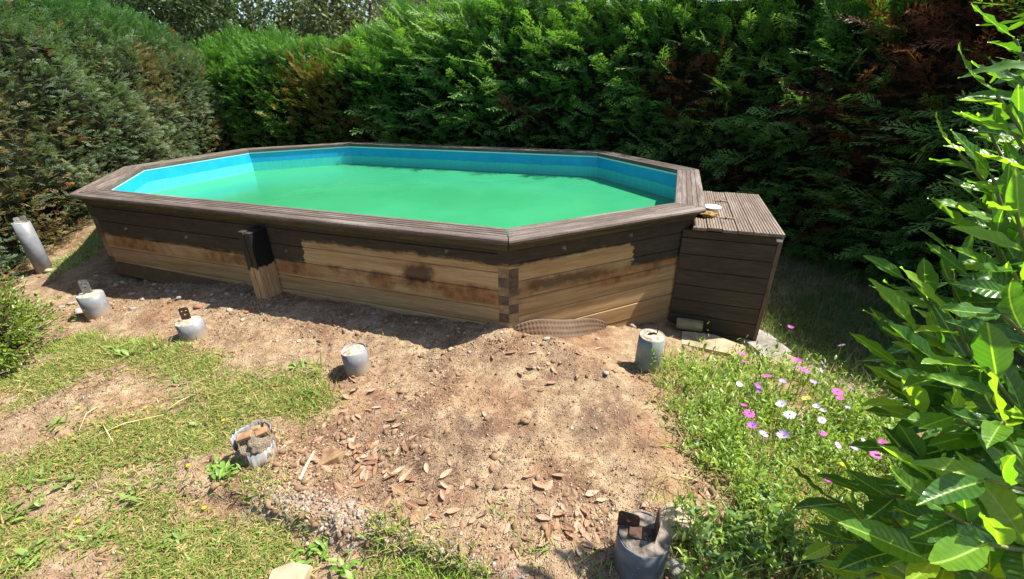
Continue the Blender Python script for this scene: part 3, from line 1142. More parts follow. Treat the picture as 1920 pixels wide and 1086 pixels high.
bracket(p5, -.055, .035, h5 - .01, .085, .075, -.35, -.12, holes=[(-.028, .058, .004), (.03, .06, .004), (.0, .04, .009), (-.02, .04, .003), (.028, .02, .004)])
bracket(p5, .045, .0, h5 - .02, .085, .13, 1.25, .06, holes=[(0, .07, .005)])
MB().box(-.05, .05, -.03, .03, 0, .006, .001).build('foot_plate', M_RUST, p5, loc=(-.01, -.005, h5 + .006), rot=(0, .05, -.3))

# standing tall pipe by the left hedge
bp = gp(84, 506); hp = height_to(bp, 417)
pp = empty('drain_pipe', bp)
tag(pp, 'tall grey plastic pipe standing at the foot of the hedge', 'pipe')
k_ = .078
vs = []
mbp = MB()
n = 28
prof = [(k_, -.15), (k_, hp * .5), (k_, hp), (k_ - .005, hp), (k_ - .005, hp - .1)]
lathe(prof, n).build('pipe_sleeve', M_PVC, pp, True)
lathe([(k_ - .006, hp - .05), (k_ - .006, hp - .012), (.03, hp - .006), (.005, hp - .006)], n, .01).build('concrete_fill', M_CONC, pp, True)
M_ZINC = simple_mat('zinc_plate', srgb(168, 168, 168), srgb(214, 214, 212), 30, .4, .5, .1, metal=.5)
bracket(pp, -.03, 0, hp - .03, .05, .085, .6, .05, [(0, .055, .006)], M_ZINC)
bracket(pp, .035, .01, hp - .03, .055, .10, .3, -.05, [(0, .065, .006)], M_ZINC)

# broken pier: shards of pipe around a lump of mortar and brick
b4 = gp(486, 858); h4 = height_to(b4, 812)
p4 = empty('concrete_pier', b4)
tag(p4, 'broken pipe pier with crumbling mortar and brick pieces', 'pier', 'pipe piers for a former deck')
me = rock_mesh('mortar_core', simple_mat('broken_mortar', srgb(112, 96, 80), srgb(190, 176, 156), 18, .95, .1, 1.0, .03), 55, 4, .32, 1.0, 2.4)
o = obj('mortar_core', me, p4, loc=(0, 0, h4 * .36)); o.scale = (.082, .082, h4 * .56)
for a0, a1, ztop, zbot in ((.55 * PI, 1.15 * PI, 1.0, .55), (-.45 * PI, .10 * PI, .62, -.2), (.1 * PI, .55 * PI, 1.05, .8)):
    vs, fs = [], []
    m_ = 14
    for j in range(m_ + 1):
        a = a0 + (a1 - a0) * j / m_
        zt_ = h4 * (ztop - .10 * abs(math.sin(j * 1.7)))
        zb_ = h4 * (zbot + .18 * math.sin(j * .8 + a0))
        for rr in (.098, .093):
            vs += [(rr * math.cos(a), rr * math.sin(a), zb_), (rr * math.cos(a), rr * math.sin(a), zt_)]
    for j in range(m_):
        b_ = j * 4
        fs += [(b_, b_ + 4, b_ + 5, b_ + 1), (b_ + 2, b_ + 3, b_ + 7, b_ + 6), (b_ + 1, b_ + 5, b_ + 7, b_ + 3), (b_, b_ + 2, b_ + 6, b_ + 4)]
    fs += [(0, 1, 3, 2), (m_ * 4, m_ * 4 + 2, m_ * 4 + 3, m_ * 4 + 1)]
    MB().add(vs, fs).build('pipe_shard', M_PVC, p4, True)
M_TILE = simple_mat('brown_tile', srgb(120, 92, 66), srgb(160, 132, 98), 20, .85, .2, .4, .006)
for x, y, rz, w_, d_ in ((-.03, -.01, .35, .075, .05), (.045, .02, .5, .06, .045), (.0, .045, .2, .05, .03)):
    MB().box(-w_ / 2, w_ / 2, -d_ / 2, d_ / 2, -.012, .012, .004).build('brick_piece', M_TILE, p4, loc=(x, y, h4 * .93), rot=(.12, -.15, rz))

LAND = {'the shrub-side pier with a plate': b1, 'the lawn-side pier with a plate': b2, 'the mortar-topped pier': b3, 'the broken pier': b4, 'the dark pier with two plates': b5, 'the tall greenish pier': b6,
        'the tall hedge-foot pipe': bp, 'the wooden prop': from_pool(.04, -2.5), 'the pool corner blocks': from_pool(2.5, -2.4), 'the tile fragment': GT(620, 862), 'the cream stone': GT(656, 828), 'the cream slab': GT(545, 1080),
        'the sandy slab': GT(1335, 652), 'the large pale rock': GT(1265, 985), 'the rounded shrub': GT(60, 650), 'the pale lime crust': GT(640, 965)}


def landmark(q):
    return min(LAND, key=lambda k_: math.hypot(LAND[k_][0] - q[0], LAND[k_][1] - q[1]))


def by_landmark(o, q, what, cat):
    l_ = landmark(q)
    tag(o, what + ' near ' + l_, cat, cat + ': ' + what + ' near ' + l_)


# ------------------------------------------------------------------ stones, slabs, log
M_STONE = simple_mat('river_stone', srgb(150, 132, 112), srgb(196, 180, 158), 9, .85, .2, .4, .01)
M_STONEG = simple_mat('grey_stone', srgb(118, 112, 104), srgb(168, 162, 152), 9, .85, .2, .4, .01)
M_STONER = simple_mat('red_brown_stone', srgb(122, 86, 66), srgb(160, 122, 96), 9, .85, .2, .4, .01)
M_SLAB = simple_mat('sandstone', srgb(136, 120, 98), srgb(166, 150, 126), 7, .9, .15, .7, .02)
rocks = [rock_mesh('stone', m_, 100 + i, 2, .30, .62) for i, m_ in enumerate((M_STONE, M_STONEG, M_STONER, M_STONE, M_STONEG))]


def stone(px_, py_, size, label=None, m=None, name='stone', group='loose stones on the soil', flat=1.0, rz=None):
    q = GT(px_, py_)
    o = obj(name, rocks[m if m is not None else random.randrange(5)], None)
    o.location = (q[0], q[1], q[2] + size * .12)
    o.scale = (size * random.uniform(.8, 1.1), size * random.uniform(.6, .85), size * random.uniform(.6, .85) * flat)
    o.rotation_euler = (random.uniform(-.2, .2), random.uniform(-.2, .2), random.uniform(0, 6.3) if rz is None else rz)
    if label: tag(o, label, 'stone', group)
    else: by_landmark(o, q, ('small pale', 'small grey', 'small reddish')[{M_STONE: 0, M_STONEG: 1, M_STONER: 2}[o.data.materials[0]]] + ' stone on the soil', 'stone')
    return o


for px_, py_, s_ in ((218, 536, .05), (232, 530, .035), (290, 534, .03), (276, 526, .03), (330, 548, .03), (247, 552, .04), (425, 552, .03), (372, 575, .045), (398, 553, .03), (150, 585, .05),
                     (135, 570, .04), (250, 580, .035), (268, 562, .03), (115, 577, .035), (700, 588, .022), (780, 605, .02), (860, 617, .018), (845, 655, .03),
                     (940, 624, .025), (1000, 645, .022), (1025, 636, .03), (1046, 625, .02), (1062, 655, .02), (1120, 636, .03), (1160, 680, .02), (880, 660, .016),
                     (1135, 700, .025), (1000, 690, .02), (770, 680, .018), (580, 660, .018), (560, 640, .02), (520, 640, .016), (455, 600, .025), (430, 582, .03), (310, 600, .03)):
    stone(px_, py_, s_)
for _ in range(34):
    u_, v_ = random.uniform(-2.3, 2.2), -2.254 - random.uniform(.06, .42)
    w_ = from_pool(u_, v_, -.08)
    a_, b_ = PX(w_)
    stone(a_, b_, random.choice((.012, .016, .02, .024, .03, .04)))
stone(656, 828, .034, 'rounded cream stone lying among the dry leaves', 0, group=None, flat=.8)
stone(748, 774, .018, 'small round grey pebble above the leaf litter', 1, group=None)
stone(690, 880, .028, 'smooth reddish stone among the dry leaves', 2, group=None, flat=.8)
stone(1185, 612, .045, 'pale boulder at the wall foot behind the tall pier', 3, group=None)
stone(1265, 985, .10, 'large pale rock behind the dark pier with plates', 0, group=None, flat=.9)
stone(1275, 1075, .06, 'smooth grey stone half hidden in weeds by the dark pier', 1, group=None)
stone(92, 508, .05, 'pale stone against the foot of the tall pipe', 0, group=None)

# wedge of dark tile and pale stick in the foreground litter
def wedge(px_, py_, pts, h, mat, label, name, cat, rot=(0, 0, 0), dz=0.0):
    q = GT(px_, py_)
    n_ = len(pts)
    V = [(x, y, -h * .5) for x, y in pts] + [(x * .93, y * .93, h * .5 + .15 * h * math.sin(i * 2.3)) for i, (x, y) in enumerate(pts)]
    Fc = [tuple(range(n_ - 1, -1, -1)), tuple(range(n_, 2 * n_))] + [(i, (i + 1) % n_, n_ + (i + 1) % n_, n_ + i) for i in range(n_)]
    o = MB().add(V, Fc).build(name, mat, None, loc=(q[0], q[1], q[2] + dz), rot=rot)
    return tag(o, label, cat)


wedge(620, 862, [(-.075, -.055), (.05, -.03), (.08, .01), (.0, .065), (-.03, .05)], .035, M_TILE, 'angular brown tile fragment among the dry leaves', 'tile_fragment', 'tile', (.1, -.12, .3), .012)
wedge(1335, 652, [(-.30, -.13), (.22, -.17), (.30, .06), (.02, .15), (-.28, .12)], .07, M_SLAB, 'sandy flat slab in front of the plank box', 'stone_slab', 'slab', (.0, .05, -.3), .02)
wedge(1425, 648, [(-.22, -.28), (.12, -.25), (.20, .1), (.05, .30), (-.2, .22)], .08, M_STONEG, 'grey slab beside the shaded corner of the plank box', 'stone_slab', 'slab', (.05, .08, .3), .03)
wedge(1480, 690, [(-.25, -.12), (.2, -.12), (.28, .1), (-.2, .14)], .08, M_SLAB, 'tan slab among the pink flowers beyond the box', 'stone_slab', 'slab', (.05, .08, -.7), .02)
wedge(545, 1090, [(-.09, -.06), (.07, -.07), (.09, .03), (.0, .06), (-.08, .04)], .03, M_SLAB, 'cream slab at the lawn edge', 'stone_slab', 'slab', (0, 0, .2), .03)

q = GT(1290, 622)
lg = empty('log_section', (q[0], q[1], q[2] + .03), PHI + .02)
tag(lg, 'short weathered post offcut lying against the plank box', 'log')
M_LOG = stained_wood('log_bark', srgb(104, 96, 66), srgb(150, 138, 100), srgb(176, 164, 132), (1, 8, 8), .4)
MB().tube([(-.115, 0, .045), (-.04, 0, .046), (.04, .002, .045), (.115, 0, .045)], [.056, .058, .057, .055], 20, False).build('log_bark', M_LOG, lg, True)
for sx in (-1, 1):
    lathe([(.0552, 0), (.03, .001), (.004, .001)], 20).build('cut_end', M_BLOCKL, lg, loc=(.115 * sx, 0, .045), rot=(0, PI / 2 * sx, 0))

q0, q1 = GT(590, 850), GT(563, 902)
o = MB().tube([q0 + [0, 0, .014], (q0 + q1) / 2 + [0, 0, .018], q1 + [0, 0, .012]], [.006, .007, .008], 6).build('stick', simple_mat('pale_stick', srgb(196, 180, 140), srgb(222, 208, 172), 30), None, True)
tag(o, 'short pale stick lying beside the tile fragment', 'stick')

# ------------------------------------------------------------------ conifer hedges
def frond(seed, nb=8, sub=2, droop=.18, width=.42, w0=.020):
    r = np.random.default_rng(seed)
    V, T, tip = [], [], []

    def tri(a, b, c, ta, tb, tc):
        n_ = len(V); V.extend([a, b, c]); tip.extend([ta, tb, tc]); T.append((n_, n_ + 1, n_ + 2))

    def kite(p_, q_, wd, t0, t1, nrm):
        d_ = q_ - p_; s_ = np.cross(nrm, d_); s_ /= np.linalg.norm(s_) + 1e-9
        m_ = p_ + d_ * .4
        n_ = len(V)
        V.extend([p_, m_ + s_ * wd, q_, m_ - s_ * wd]); tip.extend([t0, t0 * .6 + t1 * .4, t1, t0 * .6 + t1 * .4])
        T.append((n_, n_ + 1, n_ + 2)); T.append((n_, n_ + 2, n_ + 3))
    Z = np.array([0, 0, 1.0])
    cur = lambda t: np.array([t, .05 * math.sin(t * 3 + seed), -droop * t * t])
    kite(cur(0), cur(.55), w0 * .5, 0, .3, Z)
    kite(cur(.45), cur(1.0), w0 * .6, .3, 1, Z)
    for i in range(nb):
        for sd in (-1, 1):
            t = .06 + .86 * (i + .5 * (sd > 0) + r.uniform(-.2, .2)) / nb
            l = width * (1.05 - .8 * t) * r.uniform(.65, 1.15) * min(1, .45 + t * 2)
            a = math.radians(r.uniform(32, 52)) * sd
            p_ = cur(t)
            d_ = np.array([math.cos(a), math.sin(a), r.uniform(-.28, .12)])
            q_ = p_ + d_ * l + [0, 0, -.12 * l]
            kite(p_, q_, w0 * .8, t * .4, .45 + .55 * t, Z + r.normal(0, .3, 3))
            for j in range(sub):
                for s2 in (-1, 1):
                    u = (j + .7) / (sub + .6)
                    b_ = p_ + (q_ - p_) * u
                    a2 = a + s2 * math.radians(r.uniform(28, 44))
                    l2 = l * .42 * (1.1 - .6 * u)
                    e_ = b_ + np.array([math.cos(a2), math.sin(a2), r.uniform(-.3, .2)]) * l2
                    sv = np.array([-math.sin(a2), math.cos(a2), r.uniform(-.4, .4)]) * w0 * .55
                    tri(b_ - sv, b_ + sv, e_, t * .5, t * .5, .5 + .5 * t)
    return np.array(V), [np.array(T)], np.array(tip)


FR_BIG = [frond(200 + i, 8, 2, .10 + .05 * (i % 4)) for i in range(6)]
FR_SMALL = [frond(300 + i, 5, 1, .12, .5, .034) for i in range(6)]
M_HEDGE = foliage_mat('cypress_foliage', .30, (1.35, 1.6, .5), .6, .2, .4, 2.2)
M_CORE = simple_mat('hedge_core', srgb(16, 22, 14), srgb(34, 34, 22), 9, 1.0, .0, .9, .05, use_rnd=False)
M_BARK = simple_mat('bark', srgb(62, 48, 38), srgb(104, 84, 66), 12, .95, .1, .8, .02, stretch=(3, 3, .6))
PROF_O = np.array([-.10, .05, .10, .04, -.10, -.32, -.62, -1.0, -1.4, -1.65, -1.7])
PROF_Z = np.array([-.25, .10, .35, .56, .70, .84, .95, 1.0, .97, .7, 0.0])


class Hedge:
    def __init__(self, line, heights, seed, base, bulge):
        self.L = np.array(line, float)
        seg = np.linalg.norm(np.diff(self.L, axis=0), axis=1)
        self.S = np.concatenate([[0], np.cumsum(seg)])
        self.hs = heights
        self.seed = seed; self.base = base; self.bulge = bulge
        # arc parameter for profile (metres at height 3)
        d = np.hypot(np.diff(PROF_O), np.diff(PROF_Z) * 3)
        self.W = np.concatenate([[0], np.cumsum(d)])

    def point(self, s, w, inset=0.0):
        x = np.interp(s, self.S, self.L[:, 0]); y = np.interp(s, self.S, self.L[:, 1])
        e = .05
        tx = np.interp(s + .4, self.S, self.L[:, 0]) - np.interp(s - .4, self.S, self.L[:, 0])
        ty = np.interp(s + .4, self.S, self.L[:, 1]) - np.interp(s - .4, self.S, self.L[:, 1])
        l = np.hypot(tx, ty); tx, ty = tx / l, ty / l
        nx_, ny_ = ty, -tx
        o = np.interp(w, self.W, PROF_O); z = np.interp(w, self.W, PROF_Z)
        h = np.interp(s, self.hs[0], self.hs[1])
        zz = self.base + z * (h - self.base)
        b = self.bulge * (fbm(s * 1.1, w * 1.4, seed=self.seed, oct=3)) + self.bulge * .45 * np.maximum(vnoise(s * 3.1, w * 2.6, seed=self.seed + 9), 0)
        # bulge along profile normal
        k0 = np.interp(w + .1, self.W, PROF_O) - np.interp(w - .1, self.W, PROF_O)
        k1 = (np.interp(w + .1, self.W, PROF_Z) - np.interp(w - .1, self.W, PROF_Z)) * (h - self.base)
        kl = np.hypot(k0, k1) + 1e-9
        no, nzz = k1 / kl, -k0 / kl
        r_ = b - inset
        o2 = o + no * r_; zz = zz + nzz * r_
        return np.stack([x + nx_ * o2, y + ny_ * o2, zz], -1), np.stack([nx_ * no, ny_ * no, nzz], -1), np.stack([tx, ty, 0 * tx], -1)


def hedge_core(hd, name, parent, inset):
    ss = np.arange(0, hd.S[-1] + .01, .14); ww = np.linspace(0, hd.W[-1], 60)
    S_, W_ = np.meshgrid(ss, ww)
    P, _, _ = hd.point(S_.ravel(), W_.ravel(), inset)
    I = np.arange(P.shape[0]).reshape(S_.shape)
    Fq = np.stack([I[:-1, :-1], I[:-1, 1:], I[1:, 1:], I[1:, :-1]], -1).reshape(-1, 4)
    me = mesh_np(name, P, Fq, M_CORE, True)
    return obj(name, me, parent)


def hedge_fronds(hd, n, smin, smax, wmin, wmax, templates, size, up, side, colfun, jitter=.08, inset=.06, wpow=1.0):
    s = rng.uniform(smin, smax, n); w = rng.uniform(0, 1, n) ** wpow * (wmax - wmin) + wmin
    P, Nn, Tn = hd.point(s, w, inset)
    P = P + Nn * rng.uniform(-jitter, jitter, n)[:, None]
    d = Nn * rng.uniform(.55, 1.1, n)[:, None] + Tn * rng.normal(side[0], side[1], n)[:, None] + np.array([0, 0, 1.0]) * rng.normal(up[0], up[1], n)[:, None]
    ups = np.array([0, 0, 1.0]) + rng.normal(0, .45, (n, 3)) + Nn * .25
    R = frames(d, ups)
    sz = size[0] + (size[1] - size[0]) * rng.beta(1.6, 2.6, n)
    c, t = colfun(s, P, n)
    return (rng.integers(0, len(templates), n), P, R, sz, c, t)


def lin(*c):
    return np.array(srgb(*c)[:3])


def hedge_hit(hd, px_, py_):
    """(s, point) where a survey sight line meets the hedge's face line"""
    q = ray(px_, py_)
    best = None
    for s in np.arange(0, hd.S[-1], .1):
        x = np.interp(s, hd.S, hd.L[:, 0]); y = np.interp(s, hd.S, hd.L[:, 1])
        cr = abs(q[0] * y - q[1] * x) / math.hypot(q[0], q[1])
        if q[1] > 0 and (best is None or cr < best[0]):
            t = (x * q[0] + y * q[1]) / (q[0] ** 2 + q[1] ** 2)
            if t > 0: best = (cr, s, C_POS + q * t)
    return best[1], best[2]


K = (-6.9, 11.0)
rear = Hedge([(-7.6, 11.25), K, (-3.0, 9.75), (1.9, 8.15), (3.7, 7.2), (4.75, 5.7), (5.2, 4.0), (5.35, 2.0), (5.3, -1.0)], ([0, 3.8, 5.2, 6.6, 8.0, 10, 19], [2.55, 2.58, 2.82, 3.15, 3.35, 3.3, 3.2]), 41, -.3, .20)
rh = empty('conifer_hedge', (1.9, 8.6, -.3))
tag(rh, 'tall shaggy dark green conifer hedge in shade behind the pool', 'hedge')
rh_inv = -np.array(rh.location)


def shift(o, root):
    o.location = -Vector(root.location)
    return o


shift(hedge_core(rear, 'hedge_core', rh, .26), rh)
dead = []
for px_, py_, r_ in ((1300, 150, .45), (1320, 190, .35), (1585, 215, .35), (1620, 250, .4), (1690, 270, .3), (1500, 210, .28), (1770, 60, .55), (1830, 40, .5), (1790, 110, .5), (1530, 420, .22), (1060, 330, .2), (1000, 220, .25), (1620, 340, .22), (1400, 330, .2)):
    s_, P_ = hedge_hit(rear, px_, py_)
    dead.append((P_, r_))
yel = [(hedge_hit(rear, 550, 100)[1], .45), (hedge_hit(rear, 610, 95)[1], .4), (hedge_hit(rear, 600, 190)[1], .7), (hedge_hit(rear, 560, 160)[1], .5), (hedge_hit(rear, 690, 250)[1], .5)]


def rear_col(s, P, n):
    g = rng.uniform(0, 1, n)
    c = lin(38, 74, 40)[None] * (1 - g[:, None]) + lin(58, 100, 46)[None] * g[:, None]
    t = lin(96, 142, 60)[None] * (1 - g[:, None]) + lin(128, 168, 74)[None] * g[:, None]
    for q_, r_ in dead:
        w_ = (np.linalg.norm(P - q_, axis=1) + rng.normal(0, .12, n) < r_)[:, None]
        dc = lin(104, 64, 46) * rng.uniform(.5, 1.2, (n, 1))
        c = np.where(w_, dc, c); t = np.where(w_, dc * 1.25, t)
    for q_, r_ in yel:
        w_ = ((np.linalg.norm(P - q_, axis=1) + rng.normal(0, .15, n) < r_) & (rng.uniform(0, 1, n) < .6))[:, None]
        dc = lin(122, 104, 52) * rng.uniform(.7, 1.2, (n, 1))
        c = np.where(w_, dc, c); t = np.where(w_, dc * 1.3, t)
    return c, t


def spray_col(s, P, n):
    c, t = rear_col(s, P, n)
    sunlit_mix = rng.uniform(.3, 1, (n, 1))  # sunlit look of the protruding sprays, mixed into their tip colour
    green = (t[:, 1] > t[:, 0])[:, None]
    return c, np.where(green, t * (1 - sunlit_mix) + lin(168, 198, 108) * sunlit_mix, t)


def build_fronds(parts, templates, name, root, mat):
    V, Fc, Cc = [], [], []
    which = np.concatenate([p_[0] for p_ in parts]); pos = np.concatenate([p_[1] for p_ in parts]); R = np.concatenate([p_[2] for p_ in parts])
    sz = np.concatenate([p_[3] for p_ in parts]); c = np.concatenate([p_[4] for p_ in parts]); t = np.concatenate([p_[5] for p_ in parts])
    V, Fc, Cc = stamp(templates, which, pos, R, sz, c, t)
    o = obj(name, mesh_np(name, V - np.array(root.location)[None], Fc, mat, False, col=Cc), root)
    o['kind'] = 'stuff'
    return o


wtop = rear.W[8]
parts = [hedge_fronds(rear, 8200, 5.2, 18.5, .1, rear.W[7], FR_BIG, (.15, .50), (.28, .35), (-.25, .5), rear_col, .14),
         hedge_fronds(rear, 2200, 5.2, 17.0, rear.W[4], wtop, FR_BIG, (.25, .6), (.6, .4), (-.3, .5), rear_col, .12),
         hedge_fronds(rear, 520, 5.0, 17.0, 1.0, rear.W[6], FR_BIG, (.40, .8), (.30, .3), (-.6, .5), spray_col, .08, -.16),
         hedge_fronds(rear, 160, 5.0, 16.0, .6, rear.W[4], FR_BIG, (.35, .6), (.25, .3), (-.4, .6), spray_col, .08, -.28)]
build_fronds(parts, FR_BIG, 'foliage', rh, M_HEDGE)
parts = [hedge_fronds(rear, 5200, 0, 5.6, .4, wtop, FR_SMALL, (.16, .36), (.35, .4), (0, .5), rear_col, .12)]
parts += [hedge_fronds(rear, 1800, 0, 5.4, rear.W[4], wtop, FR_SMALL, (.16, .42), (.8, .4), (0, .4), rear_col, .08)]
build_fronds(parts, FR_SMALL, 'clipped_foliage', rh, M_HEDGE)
for s_ in np.arange(.6, 19, 1.0):
    x = np.interp(s_, rear.S, rear.L[:, 0]); y = np.interp(s_, rear.S, rear.L[:, 1])
    a, b = x + .25, y + .6
    zb_ = Hs(a, b) - .1
    MB().tube([(a, b, zb_), (a + .03, b, 1.0), (a, b + .05, 2.2)], [.08, .06, .03], 8).build('trunk', M_BARK, rh, True, loc=rh_inv)

left = Hedge([(-4.7, -1.5), (-5.15, 1.5), (-5.85, 4.4), (-6.15, 6.4), (-6.55, 9.6), (-6.6, 10.8)], ([0, 6, 13], [3.35, 3.25, 2.85]), 61, -.1, .19)
lh = empty('conifer_hedge', (-6.2, 5.0, 0))
tag(lh, 'clipped sunlit conifer hedge with brownish patches left of the pool', 'hedge')
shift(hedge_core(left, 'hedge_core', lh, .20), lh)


def left_col(s, P, n):
    g = rng.uniform(0, 1, n)
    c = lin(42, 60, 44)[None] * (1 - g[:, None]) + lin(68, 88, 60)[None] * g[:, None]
    t = lin(112, 134, 104)[None] * (1 - g[:, None]) + lin(158, 168, 128)[None] * g[:, None]  # pale tips put sunlit highlights into the frond colour
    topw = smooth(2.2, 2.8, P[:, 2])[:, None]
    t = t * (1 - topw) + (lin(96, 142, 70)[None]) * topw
    br = (fbm(P[:, 1] * 1.1, P[:, 2] * 1.1, seed=77, oct=3) + rng.normal(0, .30, n) > .42)[:, None] & (P[:, 2:3] < 2.4)
    dc = lin(120, 106, 72) * rng.uniform(.6, 1.25, (n, 1))
    c = np.where(br, dc * .8, c); t = np.where(br, dc * 1.6, t)
    rd = (rng.uniform(0, 1, n) < .012)[:, None]
    c = np.where(rd, lin(150, 86, 54), c); t = np.where(rd, lin(178, 110, 70), t)
    return c, t


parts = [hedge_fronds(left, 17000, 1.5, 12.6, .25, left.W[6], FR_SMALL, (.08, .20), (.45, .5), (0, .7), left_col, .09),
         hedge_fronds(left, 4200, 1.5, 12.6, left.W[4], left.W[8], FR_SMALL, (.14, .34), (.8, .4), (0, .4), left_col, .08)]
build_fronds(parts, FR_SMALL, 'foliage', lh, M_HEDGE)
for s_ in np.arange(.5, 12, 1.0):
    x = np.interp(s_, left.S, left.L[:, 0]); y = np.interp(s_, left.S, left.L[:, 1])
    MB().tube([(x - .5, y, -.2), (x - .48, y, 1.0), (x - .5, y, 2.2)], [.08, .06, .03], 8).build('trunk', M_BARK, lh, True, loc=-np.array(lh.location))

# ------------------------------------------------------------------ trees and house beyond the hedge
leafT = [(np.array([(0, 0, 0), (.5, .22, .05), (1, 0, 0), (.5, -.22, .05)], float), [np.array([(0, 1, 2), (0, 2, 3)])], np.array([0, .5, 1, .5]))]
M_TREE = foliage_mat('tree_leaves', .3, (1.3, 1.4, .6), .5, .3, .35, 1.5)


def tree(loc, h, spread, label, c1, c2, seed, nleaf=20000, leaf=(.09, .19)):
    r = np.random.default_rng(seed)
    root = empty('tree', loc)
    tag(root, label, 'tree', None)
    mb = MB()
    mb.tube([(0, 0, -.3), (.05, .02, h * .25), (-.05, .05, h * .5), (.02, 0, h * .75)], [h * .035, h * .028, h * .02, h * .008], 10)
    tips = []
    for i in range(16):
        a = r.uniform(0, 2 * PI); z0 = h * r.uniform(.22, .6)
        rr = spread * r.uniform(.45, .9)
        p0 = np.array([0, 0, z0]); p2 = np.array([rr * math.cos(a), rr * math.sin(a), z0 + h * r.uniform(.1, .35)])
        p1 = (p0 + p2) / 2 + [0, 0, .1 * h * r.uniform(-.5, .5)]
        mb.tube([p0, p1, p2], [h * .014, h * .009, h * .004], 6)
        tips += [p2, p1 * .4 + p2 * .6]
    tips.append(np.array([0, 0, h * .8]))
    mb.build('trunk', M_BARK, root, True)
    cen = np.array(tips)[r.integers(0, len(tips), 60)] + r.normal(0, spread * .22, (60, 3))
    P = cen[r.integers(0, 60, nleaf)] + r.normal(0, 1, (nleaf, 3)) * [spread * .16, spread * .16, spread * .13]
    d = r.normal(0, 1, (nleaf, 3)) + [0, 0, -.2]
    R = frames(d, r.normal(0, 1, (nleaf, 3)))
    g = r.uniform(0, 1, (nleaf, 1))
    c = np.array(c1) * (1 - g) + np.array(c2) * g
    V, Fc, Cc = stamp(leafT, np.zeros(nleaf, int), P, R, r.uniform(*leaf, nleaf), c, c * 1.1)
    obj('crown', mesh_np('crown', V, Fc, M_TREE, False, col=Cc), root)
    return root


tree((-7.6, 15.0, 0), 5.4, 2.9, 'grey green olive tree rising behind the hedge corner', lin(56, 74, 48), lin(96, 112, 76), 1)
tree((-4.2, 15.5, 0), 5.4, 2.9, 'olive brown tree with gaps behind the low stretch of hedge', lin(62, 74, 46), lin(102, 112, 72), 2)
tree((-11.0, 14.0, 0), 5.4, 2.9, 'broad green tree behind the clipped left hedge', lin(52, 74, 44), lin(88, 108, 66), 3)
tree((1.5, 15.5, 0), 5.4, 2.9, 'dark green tree standing behind the shaggy rear hedge', lin(50, 74, 46), lin(90, 112, 70), 4)

hs = empty('house', (-2.2, 30, 0), .1)
tag(hs, 'pale lavender rendered house far behind the rear hedge', 'house')
M_WALL = simple_mat('house_render', srgb(168, 164, 186), srgb(184, 180, 198), 3, .9, .1, .1)
M_ROOF = simple_mat('roof_tiles', srgb(140, 92, 74), srgb(170, 118, 94), 6, .9, .1, .5, stretch=(1, 8, 1))
MB().box(-5, 5, -4, 4, 0, 7.0).build('wall', M_WALL, hs)
MB().add([(-5.4, -4.5, 6.9), (5.4, -4.5, 6.9), (5.4, 4.5, 6.9), (-5.4, 4.5, 6.9), (-5.4, 0, 8.8), (5.4, 0, 8.8)], [(0, 1, 5, 4), (2, 3, 4, 5), (0, 4, 3), (1, 2, 5), (3, 2, 1, 0)]).build('roof', M_ROOF, hs)
k = N('window_glass'); M_GLASS = k.done(k.pbr(srgb(60, 70, 84), .1, .6))
for wx in (-3, 0, 3):
    for wz in (1.6, 4.6):
        w_ = MB().box(-.6, .6, -.06, .0, -.75, .75).build('window', simple_mat('window_frame_%d_%d' % (wx, wz * 10), srgb(220, 220, 220), srgb(235, 235, 235), 4), hs, loc=(wx, -4.0, wz))
        MB().box(-.5, .5, -.075, -.061, -.65, .65).build('pane', M_GLASS, w_)

# ------------------------------------------------------------------ small-leaved shrub on the left
ovalT = []
for i in range(3):
    t = np.array([(0, 0, 0), (.3, .2, .05), (.7, .19, .03), (1, 0, -.05), (.7, -.19, .03), (.3, -.2, .05), (.5, 0, -.02 - .02 * i)], float)
    ovalT.append((t, [np.array([(0, 6, 1), (1, 6, 2), (2, 6, 3), (3, 6, 4), (4, 6, 5), (5, 6, 0)])], np.array([0, .3, .7, 1, .7, .3, .5])))
M_SHRUB = foliage_mat('shrub_leaves', .3, (1.4, 1.5, .4), .35, .5, .3, 6)
sb = G(-5, 640)
sb[2] = Hs(sb[0], sb[1])
sh = empty('shrub', sb)
tag(sh, 'rounded small-leaved shrub with reddish tips at the lawn edge', 'shrub')
sc_c = np.array([-.28, .05, .30])
mb = MB()
r = np.random.default_rng(5)
tips = []
for i in range(70):
    v = r.normal(0, 1, 3); v[2] = abs(v[2]) * .9 + .05; v /= np.linalg.norm(v)
    e_ = sc_c * [1, 1, .2] + v * [.62, .55, .62] * r.uniform(.75, 1.05)
    m_ = e_ * .5 + [0, 0, .06]
    mb.tube([(sc_c[0] * .7, 0, -.05), m_, e_], [.012, .006, .002], 5)
    tips.append(e_)
mb.build('stems', M_BARK, sh, True)
tips = np.array(tips)
n_ = 7200
ti = r.integers(0, len(tips), n_)
tt = r.uniform(.45, 1.03, n_) ** .6
base_ = np.array([sc_c[0] * .7, 0, -.05])
P = base_ + (tips[ti] - base_) * tt[:, None] + r.normal(0, .055, (n_, 3)) + np.array([0, 0, .05]) * np.sin(tt * PI)[:, None]
P[:, 2] = np.maximum(P[:, 2], .01)
out = P - sc_c * [1, 1, .3]
R = frames(out + r.normal(0, .25, (n_, 3)), r.normal(0, .4, (n_, 3)) + [0, 0, 1])
g = r.uniform(0, 1, (n_, 1))
c = lin(70, 96, 30) * (1 - g) + lin(124, 142, 56) * g
red = (smooth(.35, .8, P[:, 2]) * r.uniform(0, 1, n_) > .38)[:, None]
c = np.where(red, lin(156, 126, 66) * r.uniform(.8, 1.2, (n_, 1)), c)
V, Fc, Cc = stamp(ovalT, r.integers(0, 3, n_), P, R, r.uniform(.025, .045, n_), c, c * 1.15)
